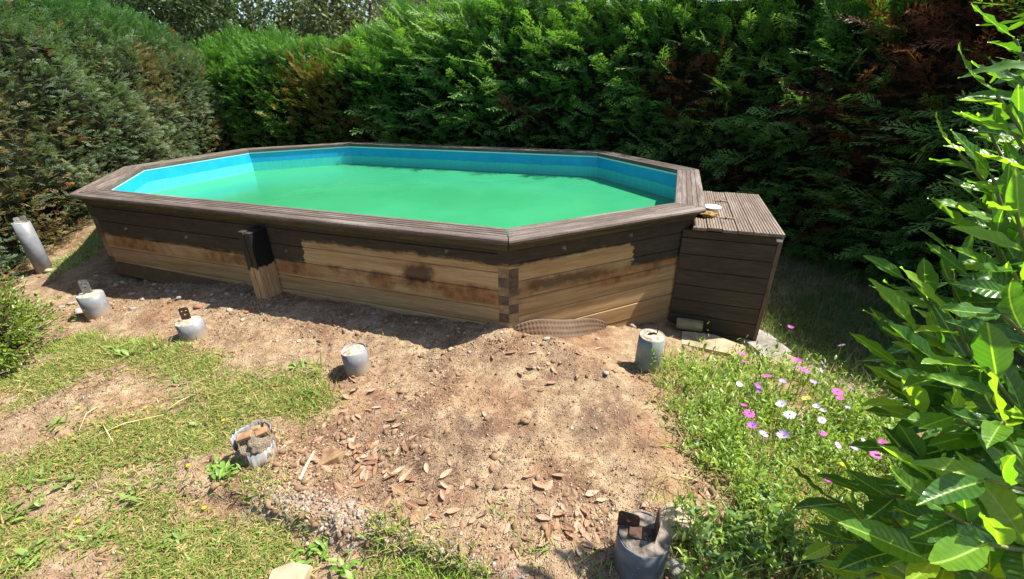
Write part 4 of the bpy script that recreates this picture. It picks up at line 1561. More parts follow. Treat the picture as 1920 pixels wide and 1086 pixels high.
o = obj('leaves', mesh_np('leaves', V, Fc, M_SHRUB, False, col=Cc), sh); o['kind'] = 'stuff'

# ------------------------------------------------------------------ grass, weeds and litter
def blade(bend, w=.05):
    V = np.array([(0, -w, 0), (0, w, 0), (.5, -w * .8, bend * .35), (.5, w * .8, bend * .35), (1, 0, -bend * .2)], float)
    return (V, [np.array([(0, 2, 1), (1, 2, 3), (2, 4, 3)])], np.array([0, 0, .5, .5, 1]))


BLADES = [blade(.25), blade(.45, .035), blade(.1, .06), blade(.6, .04)]


def scatter(n, x0, x1, y0, y1, dens):
    x = rng.uniform(x0, x1, n); y = rng.uniform(y0, y1, n)
    keep = rng.uniform(0, 1, n) < dens(x, y)
    return x[keep], y[keep]


M_GRASS = foliage_mat('grass_blades', .3, (1.35, 1.4, .5), .5, .3, .2, 8)


def grass_patch(x, y, elev, size, green, straw, straw_p, wmul=1.0):
    n = len(x)
    z = H(x, y)
    a = rng.uniform(0, 2 * PI, n); e = np.clip(rng.normal(elev[0], elev[1], n), .02, 1.45)
    d = np.stack([np.cos(a) * np.cos(e), np.sin(a) * np.cos(e), np.sin(e)], -1)
    R = frames(d, np.array([0, 0, 1.0]) + rng.normal(0, .3, (n, 3)))
    s = size[0] + (size[1] - size[0]) * rng.beta(1.6, 2.5, n)
    S = np.stack([s, s * 0 + .056 * wmul * rng.uniform(.5, 1.35, n), s], -1)
    g = rng.uniform(0, 1, (n, 1))
    c = green[0] * (1 - g) + green[1] * g
    st = (rng.uniform(0, 1, n) < straw_p)[:, None]
    sg = rng.uniform(.7, 1.15, (n, 1))
    c = np.where(st, straw * sg, c)
    P = np.stack([x, y, z + .002], -1)
    return (rng.integers(0, 4, n), P, R, S, c, c * np.array([1.15, 1.1, 1.0]))


def join_parts(parts, templates, name, mat, label, cat):
    cc = [np.concatenate([p_[i] for p_ in parts]) for i in range(6)]
    V, Fc, Cc = stamp(templates, *cc)
    o = obj(name, mesh_np(name, V, Fc, mat, False, col=Cc))
    return tag(o, label, cat, kind='stuff')


STRAW = lin(172, 152, 104)
gx1, gy1 = scatter(135000, -4.6, .6, .55, 3.6, lawn_density)
gx2, gy2 = scatter(230000, -4.6, .6, .55, 3.6, lambda x, y: np.clip(1.25 * lawn_density(x, y) ** 1.2, 0, 1))
tuft = poly([(700, 1040), (790, 1000), (900, 1040), (960, 1120), (900, 1300), (600, 1300), (560, 1120)])
gx3, gy3 = scatter(26000, -1.6, .5, .5, 1.4, lambda x, y: smooth(-.05, .1, poly_dist(x, y, tuft)) * (.5 + .5 * fbm(x * 6, y * 6, seed=8, oct=2)))
gx4, gy4 = scatter(5000, -3.8, -.6, 1.6, 3.2, lambda x, y: .06 + .25 * lawn_density(x, y))
grn = (lin(84, 108, 42), lin(126, 148, 66))
parts = [grass_patch(gx1, gy1, (.10, .14), (.03, .085), (lin(104, 118, 58), lin(140, 146, 78)), STRAW, .42),
         grass_patch(gx2, gy2, (.45, .35), (.015, .06), grn, STRAW, .18),
         grass_patch(gx3, gy3, (.9, .3), (.04, .13), (lin(100, 136, 44), lin(138, 166, 70)), STRAW, .15),
         grass_patch(gx4, gy4, (.7, .35), (.03, .11), (lin(104, 122, 54), lin(136, 152, 78)), STRAW, .45)]
# tufts at the shrub, beside piers 1-3
for px_, py_, n_, hgt in ((592, 740, 120, .16), (560, 760, 260, .07), (600, 700, 60, .18), (480, 905, 300, .05), (270, 650, 260, .09), (330, 655, 200, .07), (150, 640, 300, .1), (110, 650, 300, .1), (730, 1000, 160, .12),
                          (390, 690, 240, .06), (230, 655, 220, .09), (1000, 1030, 40, .1), (940, 960, 30, .06), (1120, 1060, 40, .08)):
    q = GT(px_, py_)
    x = q[0] + rng.normal(0, .05 + .0001 * n_, n_); y = q[1] + rng.normal(0, .04 + .0001 * n_, n_)
    parts.append(grass_patch(x, y, (.8, .4), (hgt * .5, hgt), (lin(98, 126, 48), lin(136, 156, 72)), STRAW, .2))
join_parts(parts, BLADES, 'grass', M_GRASS, 'patchy mown grass and clippings on the lawn', 'grass')

# shaded long grass beyond the box
shade = poly([(1440, 560), (1560, 520), (1760, 560), (1900, 640), (1800, 780), (1680, 740), (1560, 690), (1480, 660), (1430, 620)], -.5)
gx5, gy5 = scatter(60000, 1.8, 6.5, 2.0, 7.5, lambda x, y: np.maximum(smooth(-.2, .2, poly_dist(x, y, shade)), .35 * (x > 2.8)))
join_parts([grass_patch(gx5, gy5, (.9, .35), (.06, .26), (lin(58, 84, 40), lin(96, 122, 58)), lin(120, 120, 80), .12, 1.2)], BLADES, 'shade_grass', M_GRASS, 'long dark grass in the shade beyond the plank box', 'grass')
# mown green strip at the hedge foot behind the pipe
strip = poly([(90, 505), (150, 470), (215, 445), (235, 455), (150, 500), (100, 520)], -.2)
gx6, gy6 = scatter(40000, -6.2, -3.9, 3.6, 6.5, lambda x, y: smooth(-.08, .08, poly_dist(x, y, strip)))
join_parts([grass_patch(gx6, gy6, (.6, .4), (.03, .09), (lin(110, 140, 90), lin(150, 172, 110)), STRAW, .1)], BLADES, 'verge_grass', M_GRASS, 'narrow green grass verge along the clipped hedge foot', 'grass')

# broad leaves: weeds in lawn and flower bank
LEAFY = []
for i in range(4):
    w_ = (.14, .2, .11, .17)[i]
    xs = [0, .18, .42, .7, 1.0]
    ws = [.02, w_ * .7, w_, w_ * .75, 0.0]
    V, T, tp = [], [], []
    for j, (x, w2) in enumerate(zip(xs, ws)):
        z = .18 * x - .30 * x * x
        V += [(x, -w2, z + .25 * w2), (x, 0, z), (x, w2, z + .25 * w2)]; tp += [x, x, x]
    for j in range(4):
        b_ = j * 3
        T += [(b_, b_ + 3, b_ + 4), (b_, b_ + 4, b_ + 1), (b_ + 1, b_ + 4, b_ + 5), (b_ + 1, b_ + 5, b_ + 2)]
    LEAFY.append((np.array(V, float), [np.array(T)], np.array(tp)))
M_WEED = foliage_mat('weed_leaves', .35, (1.4, 1.5, .4), .42, .4, .2, 10)

bx, by = scatter(9000, .6, 3.2, .6, 3.4, lambda x, y: np.clip(1.3 * bank_density(x, y) - .55, 0, 1) * (.35 + .65 * (fbm(x * 5, y * 5, seed=33, oct=2) > -.15)))
P, dirs, sz, cc = [], [], [], []
r = np.random.default_rng(8)
for x, y, z in zip(bx, by, H(bx, by)):
    hgt = r.uniform(.05, .30)
    lean = r.normal(0, .3, 2)
    m_ = r.integers(6, 12)
    g = r.uniform()
    col_ = lin(92, 122, 42) * (1 - g) + lin(146, 170, 74) * g
    for j in range(m_):
        t = (j + .6) / m_
        a = j * 2.4 + r.uniform(0, 1)
        P.append((x + lean[0] * hgt * t, y + lean[1] * hgt * t, z + hgt * t - .005))
        e = r.uniform(.1, .9) + .4 * t
        dirs.append((math.cos(a) * math.cos(e), math.sin(a) * math.cos(e), math.sin(e)))
        sz.append(r.uniform(.022, .055)); cc.append(col_ * r.uniform(.75, 1.15))
P, dirs, sz, cc = map(np.array, (P, dirs, sz, cc))
n_ = len(P)
R = frames(dirs, np.array([0, 0, 1.0]) + r.normal(0, .3, (n_, 3)))
V, Fc, Cc = stamp(LEAFY, r.integers(0, 4, n_), P, R, sz, cc, cc * 1.2)
gx7, gy7 = scatter(26000, .6, 3.2, .6, 3.4, lambda x, y: .55 * bank_density(x, y))
gp_ = grass_patch(gx7, gy7, (.85, .4), (.06, .30), (lin(112, 136, 58), lin(150, 166, 88)), lin(176, 166, 116), .3)
V2_, F2_, C2_ = stamp(BLADES, *gp_)
tri_all = [f for f in Fc if f.shape[1] == 3] + [f + len(V) for f in F2_ if f.shape[1] == 3]
o = obj('ground_cover', mesh_np('ground_cover', np.concatenate([V, V2_]), [np.concatenate(tri_all)], M_WEED, False, col=np.concatenate([Cc, C2_])))
tag(o, 'leafy green ground cover on the flower bank', 'ground cover', kind='stuff')

weed_i = 0
for px_, py_, m_, s_, kd in ((100, 800, 7, .07, 0), (40, 960, 8, .09, 0), (70, 905, 6, .08, 0), (140, 905, 9, .07, 0), (215, 660, 9, .10, 0), (245, 665, 8, .09, 0), (300, 655, 8, .08, 0), (425, 890, 14, .075, 1), (405, 880, 10, .06, 1),
                             (560, 690, 8, .08, 0), (330, 720, 8, .06, 0), (260, 930, 9, .07, 0), (370, 800, 8, .06, 0), (610, 1030, 12, .07, 1), (560, 1060, 10, .06, 1), (650, 1070, 12, .07, 1), (180, 1010, 9, .07, 0), (330, 1010, 9, .06, 0), (60, 1050, 9, .08, 0)):
    q = GT(px_, py_)
    r = np.random.default_rng(900 + px_)
    n_ = m_ * 2
    a = r.uniform(0, 2 * PI, n_); e = r.uniform(.2, .9, n_)
    dirs = np.stack([np.cos(a) * np.cos(e), np.sin(a) * np.cos(e), np.sin(e)], -1)
    P = r.normal(0, .03, (n_, 3)); P[:, 2] = .004 + r.uniform(0, .012, n_)
    R = frames(dirs, np.array([0, 0, 1.0]) + r.normal(0, .2, (n_, 3)))
    c = lin(120, 142, 72) * r.uniform(.75, 1.2, (n_, 1)) * ([.9, 1.1, .7] if kd else [1, 1, 1])
    V, Fc, Cc = stamp(LEAFY, r.integers(0, 4, n_), P, R, s_ * r.uniform(.35, .95, n_), c, c * 1.15)
    root = empty('weed', q)
    by_landmark(root, q, 'bright leafy weed clump' if kd else 'flat broad-leaved weed rosette', 'weed')
    obj('leaves', mesh_np('leaves', V, Fc, M_WEED, False, col=Cc), root)

# darker leafy clumps under the laurel, foreground right
M_WEEDD = foliage_mat('shade_weeds', .25, (1.3, 1.4, .5), .45, .4, .2, 10)
for px_, py_, s_ in ((1300, 1030, .09), (1350, 1000, .10), (1400, 1060, .11), (1460, 1000, .11), (1340, 1075, .09), (1430, 960, .10), (1500, 1060, .12), (1290, 985, .06), (1390, 1010, .10)):
    q = GT(px_, py_)
    r = np.random.default_rng(500 + px_)
    n_ = 22
    a = np.arange(n_) * 2.4; e = r.uniform(.1, 1.0, n_)
    dirs = np.stack([np.cos(a) * np.cos(e), np.sin(a) * np.cos(e), np.sin(e)], -1)
    P = r.normal(0, .03, (n_, 3)); P[:, 2] = r.uniform(.0, .10, n_)
    R = frames(dirs, np.array([0, 0, 1.0]) + r.normal(0, .2, (n_, 3)))
    c = lin(88, 118, 58) * r.uniform(.7, 1.3, (n_, 1))
    V, Fc, Cc = stamp(LEAFY, r.integers(0, 4, n_), P, R, s_ * r.uniform(.5, 1.1, n_), c, c * 1.15)
    root = empty('weed', q)
    by_landmark(root, q, 'shaded leafy weed clump', 'weed')
    obj('leaves', mesh_np('leaves', V, Fc, M_WEEDD, False, col=Cc), root)

# pebbles and crumbs
PEB = []
for i in range(4):
    bm = bmesh.new(); bmesh.ops.create_icosphere(bm, subdivisions=1, radius=1)
    Pv = np.array([v.co[:] for v in bm.verts]); Pv *= (1 + .42 * np.random.default_rng(i).normal(0, 1, len(Pv)).clip(-1.2, 1.2))[:, None]; Pv[:, 2] *= .65
    PEB.append((Pv, [np.array([[v.index for v in f.verts] for f in bm.faces])], np.zeros(len(Pv)))); bm.free()
k = N('pebbles')
M_PEB = k.done(k.pbr(k.attr('tint'), .9, .15))


def soil_d(x, y):
    u, v = to_pool(x, y)
    d = (1 - np.clip(lawn_density(x, y), 0, 1) * .85) * (1 - bank_density(x, y) * .8)
    return d * (.25 + .75 * smooth(-.1, .5, fbm(x * 1.7, y * 1.7, seed=14, oct=3))) * ~((np.abs(u) < 3.7) & (v > -2.24))


px1, py1 = scatter(42000, -4.8, 1.3, .7, 4.6, soil_d)
pilex, piley = [], []
for px_, py_, n_, s_ in ((260, 545, 500, .25), (420, 580, 300, .2), (560, 850, 500, .14), (520, 870, 300, .12), (620, 965, 420, .16), (720, 995, 300, .12), (530, 925, 220, .10), (330, 510, 260, .3), (640, 600, 260, .3), (900, 640, 200, .2), (860, 1050, 300, .12), (180, 580, 400, .2), (700, 840, 350, .2), (1120, 640, 260, .18), (700, 620, 300, .35), (1080, 960, 250, .15), (960, 640, 250, .2)):
    q = GT(px_, py_)
    pilex.append(q[0] + rng.normal(0, s_, n_)); piley.append(q[1] + rng.normal(0, s_ * .45, n_))
for b_ in (b1, b2, b3, b4, b5, b6, bp):
    a = rng.uniform(0, 2 * PI, 110); rr = rng.uniform(.095, .15, 110)
    pilex.append(b_[0] + rr * np.cos(a)); piley.append(b_[1] + rr * np.sin(a))
pilex = np.concatenate(pilex); piley = np.concatenate(piley)
u, v = to_pool(pilex, piley); ok = v < -2.27
pilex, piley = pilex[ok], piley[ok]
px1 = np.concatenate([px1, pilex]); py1 = np.concatenate([py1, piley])
n_ = len(px1)
z = H(px1, py1)
g = rng.uniform(0, 1, (n_, 1))
c = np.where(g < .55, lin(150, 120, 92) * rng.uniform(.55, 1.25, (n_, 1)), np.where(g < .85, lin(166, 150, 130) * rng.uniform(.7, 1.1, (n_, 1)), lin(108, 80, 62) * rng.uniform(.7, 1.2, (n_, 1))))
ashw = (smooth(-.06, .06, poly_dist(px1, py1, ASH)) * .75 > rng.uniform(0, 1, n_))[:, None]
c = np.where(ashw, lin(150, 136, 122) * rng.uniform(.55, 1.2, (n_, 1)), c)
s = .0025 + .013 * rng.beta(1.2, 5, n_)
s = np.where(ashw[:, 0], s * 1.5, s)
R = frames(rng.normal(0, 1, (n_, 3)), rng.normal(0, 1, (n_, 3)) + [0, 0, 2])
big = rng.uniform(0, 1, n_) < .03
s = np.where(big, rng.uniform(.010, .026, n_), s)
c = np.where(big[:, None], lin(132, 106, 82) * rng.uniform(.75, 1.15, (n_, 1)), c)
V, Fc, Cc = stamp(PEB, rng.integers(0, 4, n_), np.stack([px1, py1, z + s * .1], -1), R, s, c)
o = obj('pebbles', mesh_np('pebbles', V, Fc, M_PEB, False, col=Cc)); tag(o, 'fine gravel and clay crumbs strewn over the bare soil', 'gravel', kind='stuff')

# dry twigs, bark and straw bits
sx, sy = scatter(90000, -4.4, 1.2, .8, 4.3, lambda x, y: soil_d(x, y) * .4 + .5 * np.exp(-((x + .55) / .6) ** 2 - ((y - 1.7) / .45) ** 2))
pp_ = grass_patch(sx, sy, (.04, .12), (.01, .05), (lin(104, 82, 62), lin(164, 140, 108)), lin(72, 56, 46), .5, .6)
join_parts([pp_], BLADES, 'mulch', M_GRASS, 'dry straw and bark bits strewn over the soil', 'mulch')

# fallen leaves, each its own object
def dry_leaf_mesh(i):
    r = np.random.default_rng(40 + i)
    nx_, ny_ = 7, 3
    V, Fq = [], []
    cu, cv = r.uniform(.1, .5), r.uniform(-.2, .6)
    for a in range(nx_ + 1):
        t = a / nx_
        w_ = .20 * math.sin(PI * t ** .85) ** .8 + .004
        for b in range(ny_ + 1):
            s_ = b / ny_ * 2 - 1
            V.append((t - .5, s_ * w_, cu * (s_ * w_) ** 2 * 6 + cv * (t - .5) ** 2 + .012 * math.sin(9 * t + s_ * 2 + i)))
    for a in range(nx_):
        for b in range(ny_):
            j = a * (ny_ + 1) + b
            Fq.append((j, j + ny_ + 1, j + ny_ + 2, j + 1))
    mb = MB().add(V, Fq)
    mb.tube([(-.5, 0, cv * .25), (-.68, .02, cv * .3)], [.012, .008], 4)
    return mb


def dry_leaf_mat():
    k = N('dry_leaf')
    v = k.coord('Object')
    nz = k.noise(v, 7, 4)
    X, Y, Z = k.xyz(v)
    rib = k.step(k.math('ABSOLUTE', Y), .018, .006)
    c = k.ramp(k.rnd(), [(0, srgb(148, 108, 80)), (.35, srgb(176, 142, 114)), (.7, srgb(188, 164, 138)), (1, srgb(134, 98, 76))])
    c = k.mix(k.math('MULTIPLY', k.step(nz, .45, .8), .6), c, srgb(132, 92, 66))
    c = k.mix(k.math('MULTIPLY', rib, .5), c, srgb(214, 188, 150))
    b = k.pbr(c, .6, .3, k.bump(nz, .3, .01))
    t = k.n('BsdfTranslucent'); k.L(c, t.inputs[0])
    m_ = k.n('MixShader'); m_.inputs[0].default_value = .3
    k.L(b.outputs[0], m_.inputs[1]); k.L(t.outputs[0], m_.inputs[2])
    return k.done(m_)


M_DRY = dry_leaf_mat()
dry = [dry_leaf_mesh(i).mesh('fallen_leaf', M_DRY, True) for i in range(6)]
LP = [(637, 915), (655, 922), (675, 910), (728, 941), (577, 832), (593, 826), (605, 742), (552, 748), (640, 790), (632, 792), (672, 782), (692, 838), (700, 832), (703, 858), (695, 870), (670, 848), (686, 856),
      (664, 860), (652, 853), (707, 846), (664, 826), (672, 838), (748, 922), (742, 912), (733, 890), (758, 898), (770, 902), (755, 905), (888, 975), (988, 1010), (870, 985), (823, 925), (830, 930), (812, 968), (806, 970),
      (920, 940), (1000, 905), (1058, 955), (1066, 1000), (1042, 985), (1090, 990), (1062, 990), (1030, 1000), (1085, 960), (1012, 912), (1100, 1005), (1075, 1015), (1048, 1010), (1110, 1030), (1120, 1015), (1085, 1035), (1130, 1050),
      (1010, 690), (985, 700), (1040, 695), (1035, 720), (925, 670), (1085, 705), (560, 870), (540, 830), (800, 880), (850, 745), (880, 720), (910, 780), (960, 742), (1320, 965), (1335, 950), (1360, 970), (1310, 945), (1345, 935), (1300, 930), (1370, 945), (1390, 930),
      (1290, 900), (1255, 880), (1280, 940), (1330, 985), (760, 770), (720, 800), (745, 800), (770, 820), (700, 800), (690, 770), (650, 770), (610, 800), (590, 860), (612, 880), (780, 860), (790, 940), (850, 960), (905, 965), (950, 990), (700, 700), (735, 715), (640, 725), (755, 735), (820, 700)]
for cx_, cy_, sx_, sy_, m_ in ((690, 855, 45, 32, 42), (1080, 990, 40, 30, 22), (820, 930, 70, 40, 16), (1010, 690, 40, 14, 10), (700, 740, 60, 30, 12), (980, 960, 50, 40, 10), (1330, 950, 35, 25, 10)):
    LP += [(random.gauss(cx_, sx_), random.gauss(cy_, sy_)) for _ in range(m_)]
for i, (px_, py_) in enumerate(LP):
    q = GT(px_, py_)
    o = obj('fallen_leaf', dry[i % 6])
    s = random.uniform(.055, .09)
    o.scale = (s, s * random.uniform(.8, 1.2), s)
    o.location = (q[0], q[1], q[2] + .006)
    flip = PI if random.random() < .35 else 0
    o.rotation_euler = (random.uniform(-.35, .35) + flip, random.uniform(-.3, .3), random.uniform(0, 6.3))
    by_landmark(o, q, 'dry brown leaf fallen', 'leaf')

# long straw stems on the lawn
M_STRAW = simple_mat('straw_stem', srgb(190, 168, 112), srgb(222, 204, 156), 20)
for a, b, dsc in (((160, 830), (310, 780), 'long'), ((310, 775), (365, 742), 'short'), ((195, 800), (215, 835), 'bent'), ((185, 765), (150, 810), 'crooked')):
    q0, q1 = GT(*a), GT(*b)
    m0 = (q0 + q1) / 2; m0[2] = Hs(m0[0], m0[1]) + .016 + .02
    o = MB().tube([q0 + [0, 0, .012], m0, q1 + [0, 0, .012]], [.003, .003, .0018], 5).build('straw_stem', M_STRAW, None, True)
    tag(o, 'dry pale straw stem lying across the lawn', 'stem', 'straw stems on the lawn')

# ------------------------------------------------------------------ daisies
def daisy_meshes(i):
    r = np.random.default_rng(60 + i)
    mb = MB()
    n_ = 15
    cup = (.10, .35, .02, .6)[i]
    for j in range(n_):
        a = 2 * PI * j / n_ + r.uniform(-.06, .06)
        ca, sa = math.cos(a), math.sin(a)
        l = r.uniform(.9, 1.05)
        pts = []
        for x, w_ in ((.14, .05), (.45, .12), (.8, .13), (l, .05)):
            z = cup * x * x + .06 * math.sin(x * 4)
            pts += [(x * ca - w_ * sa, x * sa + w_ * ca, z), (x * ca + w_ * sa, x * sa - w_ * ca, z)]
        mb.add(pts, [(0, 1, 3, 2), (2, 3, 5, 4), (4, 5, 7, 6)])
    cb = MB()
    vs = [(.2 * math.cos(2 * PI * j / 10), .2 * math.sin(2 * PI * j / 10), .02) for j in range(10)] + [(.12 * math.cos(2 * PI * j / 10), .12 * math.sin(2 * PI * j / 10), .09) for j in range(10)]
    cb.add(vs, [(j, (j + 1) % 10, 10 + (j + 1) % 10, 10 + j) for j in range(10)] + [tuple(range(10, 20))])
    return mb, cb


def petal_mat(name, c):
    k = N(name)
    nz = k.noise(k.coord('Object'), 6, 3)
    cc_ = k.mix(nz, c, tuple(min(1, x * 1.25) for x in c[:3]) + (1,))
    b = k.pbr(cc_, .6, .2)
    t = k.n('BsdfTranslucent'); k.L(cc_, t.inputs[0])
    m_ = k.n('MixShader'); m_.inputs[0].default_value = .35
    k.L(b.outputs[0], m_.inputs[1]); k.L(t.outputs[0], m_.inputs[2])
    return k.done(m_)


PET = {'purple': petal_mat('purple_petals', srgb(176, 112, 200)), 'pink': petal_mat('pink_petals', srgb(206, 96, 176)), 'white': petal_mat('white_petals', srgb(222, 216, 230)), 'yellow': petal_mat('yellow_petals', srgb(214, 204, 96)),
       'lilac': petal_mat('lilac_petals', srgb(196, 168, 222)), 'gold': petal_mat('gold_petals', srgb(226, 178, 32))}
k = N('daisy_centre'); M_DC = k.done(k.pbr(srgb(70, 44, 84), .7))
k = N('daisy_stem'); M_DS = k.done(k.pbr(srgb(104, 132, 60), .6))
DM = {}
for i in range(4):
    mb, cb = daisy_meshes(i)
    for cn, m_ in PET.items():
        DM[(cn, i)] = mb.mesh('petals', m_, True)
    DM[('c', i)] = cb.mesh('flower_centre', M_DC, True)
FL = [(1390, 665, 'pink', 22, 1), (1397, 680, 'pink', 18, 1), (1437, 705, 'pink', 22, 0), (1386, 722, 'white', 13, 3), (1419, 724, 'purple', 13, 3), (1424, 734, 'purple', 11, 3), (1395, 762, 'pink', 12, 3), (1405, 776, 'pink', 24, 0), (1411, 798, 'purple', 22, 1),
      (1431, 815, 'lilac', 20, 1), (1470, 818, 'lilac', 22, 3), (1466, 758, 'white', 21, 1), (1481, 778, 'white', 25, 0), (1513, 748, 'yellow', 20, 1), (1541, 788, 'white', 17, 0), (1533, 763, 'white', 14, 3), (1545, 770, 'white', 10, 3),
      (1543, 813, 'pink', 16, 0), (1507, 694, 'pink', 26, 0), (1495, 678, 'pink', 16, 3), (1544, 683, 'lilac', 20, 2), (1520, 698, 'lilac', 12, 2), (1540, 694, 'white', 12, 2), (1578, 647, 'lilac', 15, 2), (1575, 717, 'purple', 15, 2), (1570, 735, 'pink', 22, 0),
      (1575, 748, 'pink', 15, 1), (1595, 730, 'purple', 11, 3), (1590, 765, 'lilac', 13, 1), (1647, 762, 'purple', 22, 0), (1467, 717, 'lilac', 14, 3), (1524, 718, 'lilac', 13, 3), (1571, 835, 'lilac', 17, 0), (1600, 842, 'lilac', 15, 3), (1654, 830, 'pink', 18, 1),
      (1641, 852, 'pink', 24, 0), (1550, 900, 'pink', 16, 3), (1628, 980, 'purple', 15, 3), (1525, 1035, 'lilac', 26, 0), (1482, 615, 'pink', 11, 3), (1579, 870, 'gold', 10, 0), (1608, 902, 'gold', 13, 0), (1591, 917, 'gold', 11, 0), (1618, 828, 'white', 12, 3)]
desc = {'purple': 'purple', 'pink': 'bright pink', 'white': 'white', 'yellow': 'pale yellow', 'lilac': 'pale lilac', 'gold': 'small golden'}
pose = {0: 'open daisy flower facing the sky', 1: 'half open daisy flower', 2: 'fully open flat daisy flower', 3: 'nearly closed daisy flower'}
for px_, py_, cn, wpx, vi in FL:
    hgt = random.uniform(.23, .32)
    z = -.25
    for _ in range(25):
        q = G(px_, py_, z); z = .6 * z + .4 * (Hs(q[0], q[1]) + hgt)
    q = G(px_, py_, z)
    gz_ = Hs(q[0], q[1])
    depth = (q - C_POS) @ C_FW
    rad = max(.012, .5 * wpx * depth / F_PX) * (1.05 if vi == 3 else .88)
    bx_, by_ = q[0] + random.uniform(-.04, .04), q[1] + random.uniform(-.03, .04)
    root = empty('daisy', (bx_, by_, Hs(bx_, by_)))
    tag(root, desc[cn] + ' ' + pose[vi] + ' on the flower bank', 'flower', desc[cn] + ' daisies, ' + pose[vi].split(' daisy')[0])
    rel = np.array([q[0] - bx_, q[1] - by_, q[2] - Hs(bx_, by_)])
    MB().tube([(0, 0, -.01), rel * [.3, .3, .55], rel - [0, 0, rad * .05]], [.003, .0025, .0022], 5).build('stem', M_DS, root, True)
    rx, ry = random.uniform(-.5, .15), random.uniform(-.3, .5)
    if vi == 2: rx = -.9
    hp_ = obj('petals', DM[(cn, vi)], root, loc=rel, rot=(-rx if vi == 2 else rx, ry, random.uniform(0, 6)))
    hp_.scale = (rad, rad, rad)
    obj('flower_centre', DM[('c', vi)], hp_)

# small yellow flowers in the lawn
for px_, py_ in ((222, 815), (275, 770), (150, 770), (385, 960), (355, 880), (150, 985), (420, 795)):
    q = GT(px_, py_)
    root = empty('buttercup', q)
    tag(root, 'tiny yellow flower in the mown grass', 'flower', 'tiny yellow flowers in the lawn')
    MB().tube([(0, 0, -.005), (0, .004, .025)], .0015, 4).build('stem', M_DS, root)
    hp_ = obj('petals', DM[('gold', 0)], root, loc=(0, .004, .026)); hp_.scale = (.011,) * 3

# ------------------------------------------------------------------ bay laurel on the right
def bay_leaf(i):
    r = np.random.default_rng(80 + i)
    nx_, ny_ = 12, 6
    V, Fq = [], []
    wv, ph, fold, arc = r.uniform(.012, .028), r.uniform(0, 6), r.uniform(.1, .6), r.uniform(-.45, .40)
    wd = r.uniform(.125, .165)
    for a in range(nx_ + 1):
        t = a / nx_
        w_ = wd * (math.sin(PI * min(1, t * 1.0) ** .9) ** .85) * (1 - .12 * t) + .003
        for b in range(ny_ + 1):
            s_ = b / ny_ * 2 - 1
            y = s_ * w_
            z = fold * abs(y) + arc * (t - .3) ** 2 + wv * math.sin(t * 20 + ph + (2 if s_ > 0 else 0)) * s_ * s_ + .005 * math.sin(t * 38 + abs(s_) * 6)
            V.append((t + .06, y, z))
    for a in range(nx_):
        for b in range(ny_):
            j = a * (ny_ + 1) + b
            Fq.append((j, j + ny_ + 1, j + ny_ + 2, j + 1))
    mb = MB().add(V, Fq)
    mb.tube([(-.01, 0, -.01), (.07, 0, arc * .09)], [.012, .010], 5)
    return mb


def bay_mat():
    k = N('laurel_leaf')
    v = k.coord('Object')
    X, Y, Z = k.xyz(v)
    rr = k.rnd()
    nz = k.noise(v, 5, 4)
    top = k.ramp(rr, [(0, srgb(46, 86, 34)), (.45, srgb(70, 112, 40)), (.75, srgb(100, 142, 44)), (1, srgb(138, 168, 54))])
    top = k.mix(k.math('MULTIPLY', nz, .35), top, srgb(46, 82, 30))
    rib = k.step(k.math('ABSOLUTE', Y), .012, .004)
    side = k.math('SINE', k.math('ADD', k.math('MULTIPLY', X, 62.0), k.math('MULTIPLY', k.math('ABSOLUTE', Y), -70.0)))
    vein = k.step(side, .86, .98)
    top = k.mix(k.math('MAXIMUM', k.math('MULTIPLY', rib, .65), k.math('MULTIPLY', vein, .10)), top, srgb(160, 186, 96))
    geo = k.n('NewGeometry')
    under = srgb(118, 150, 84)
    c = k.mix(geo.outputs['Backfacing'], top, k.mix(.5, top, under))
    rough = k.math('MULTIPLY_ADD', geo.outputs['Backfacing'], .25, .30)
    h = k.math('ADD', k.math('MULTIPLY', nz, .5), k.math('MULTIPLY', side, .10))
    b = k.pbr(c, rough, .6, k.bump(h, .25, .02))
    t = k.n('BsdfTranslucent')
    tcol = k.mix(1.0, top, (2.4, 2.5, .5, 1), 'MULTIPLY')
    k.L(tcol, t.inputs[0])
    m_ = k.n('MixShader'); m_.inputs[0].default_value = .42
    k.L(b.outputs[0], m_.inputs[1]); k.L(t.outputs[0], m_.inputs[2])
    return k.done(m_)


M_BAY = bay_mat()
bay_me = [bay_leaf(i).mesh('leaf', M_BAY, True) for i in range(8)]
M_TWIG = simple_mat('green_twig', srgb(92, 104, 48), srgb(122, 120, 66), 20, .6, .3, .3, .003)
bb = np.array([1.75, .75, 0]); bb[2] = Hs(bb[0], bb[1])
bay = empty('laurel_shrub', bb)
tag(bay, 'large-leaved glossy green laurel shrub at the right foreground', 'shrub')
bayI = np.array(bay.location)
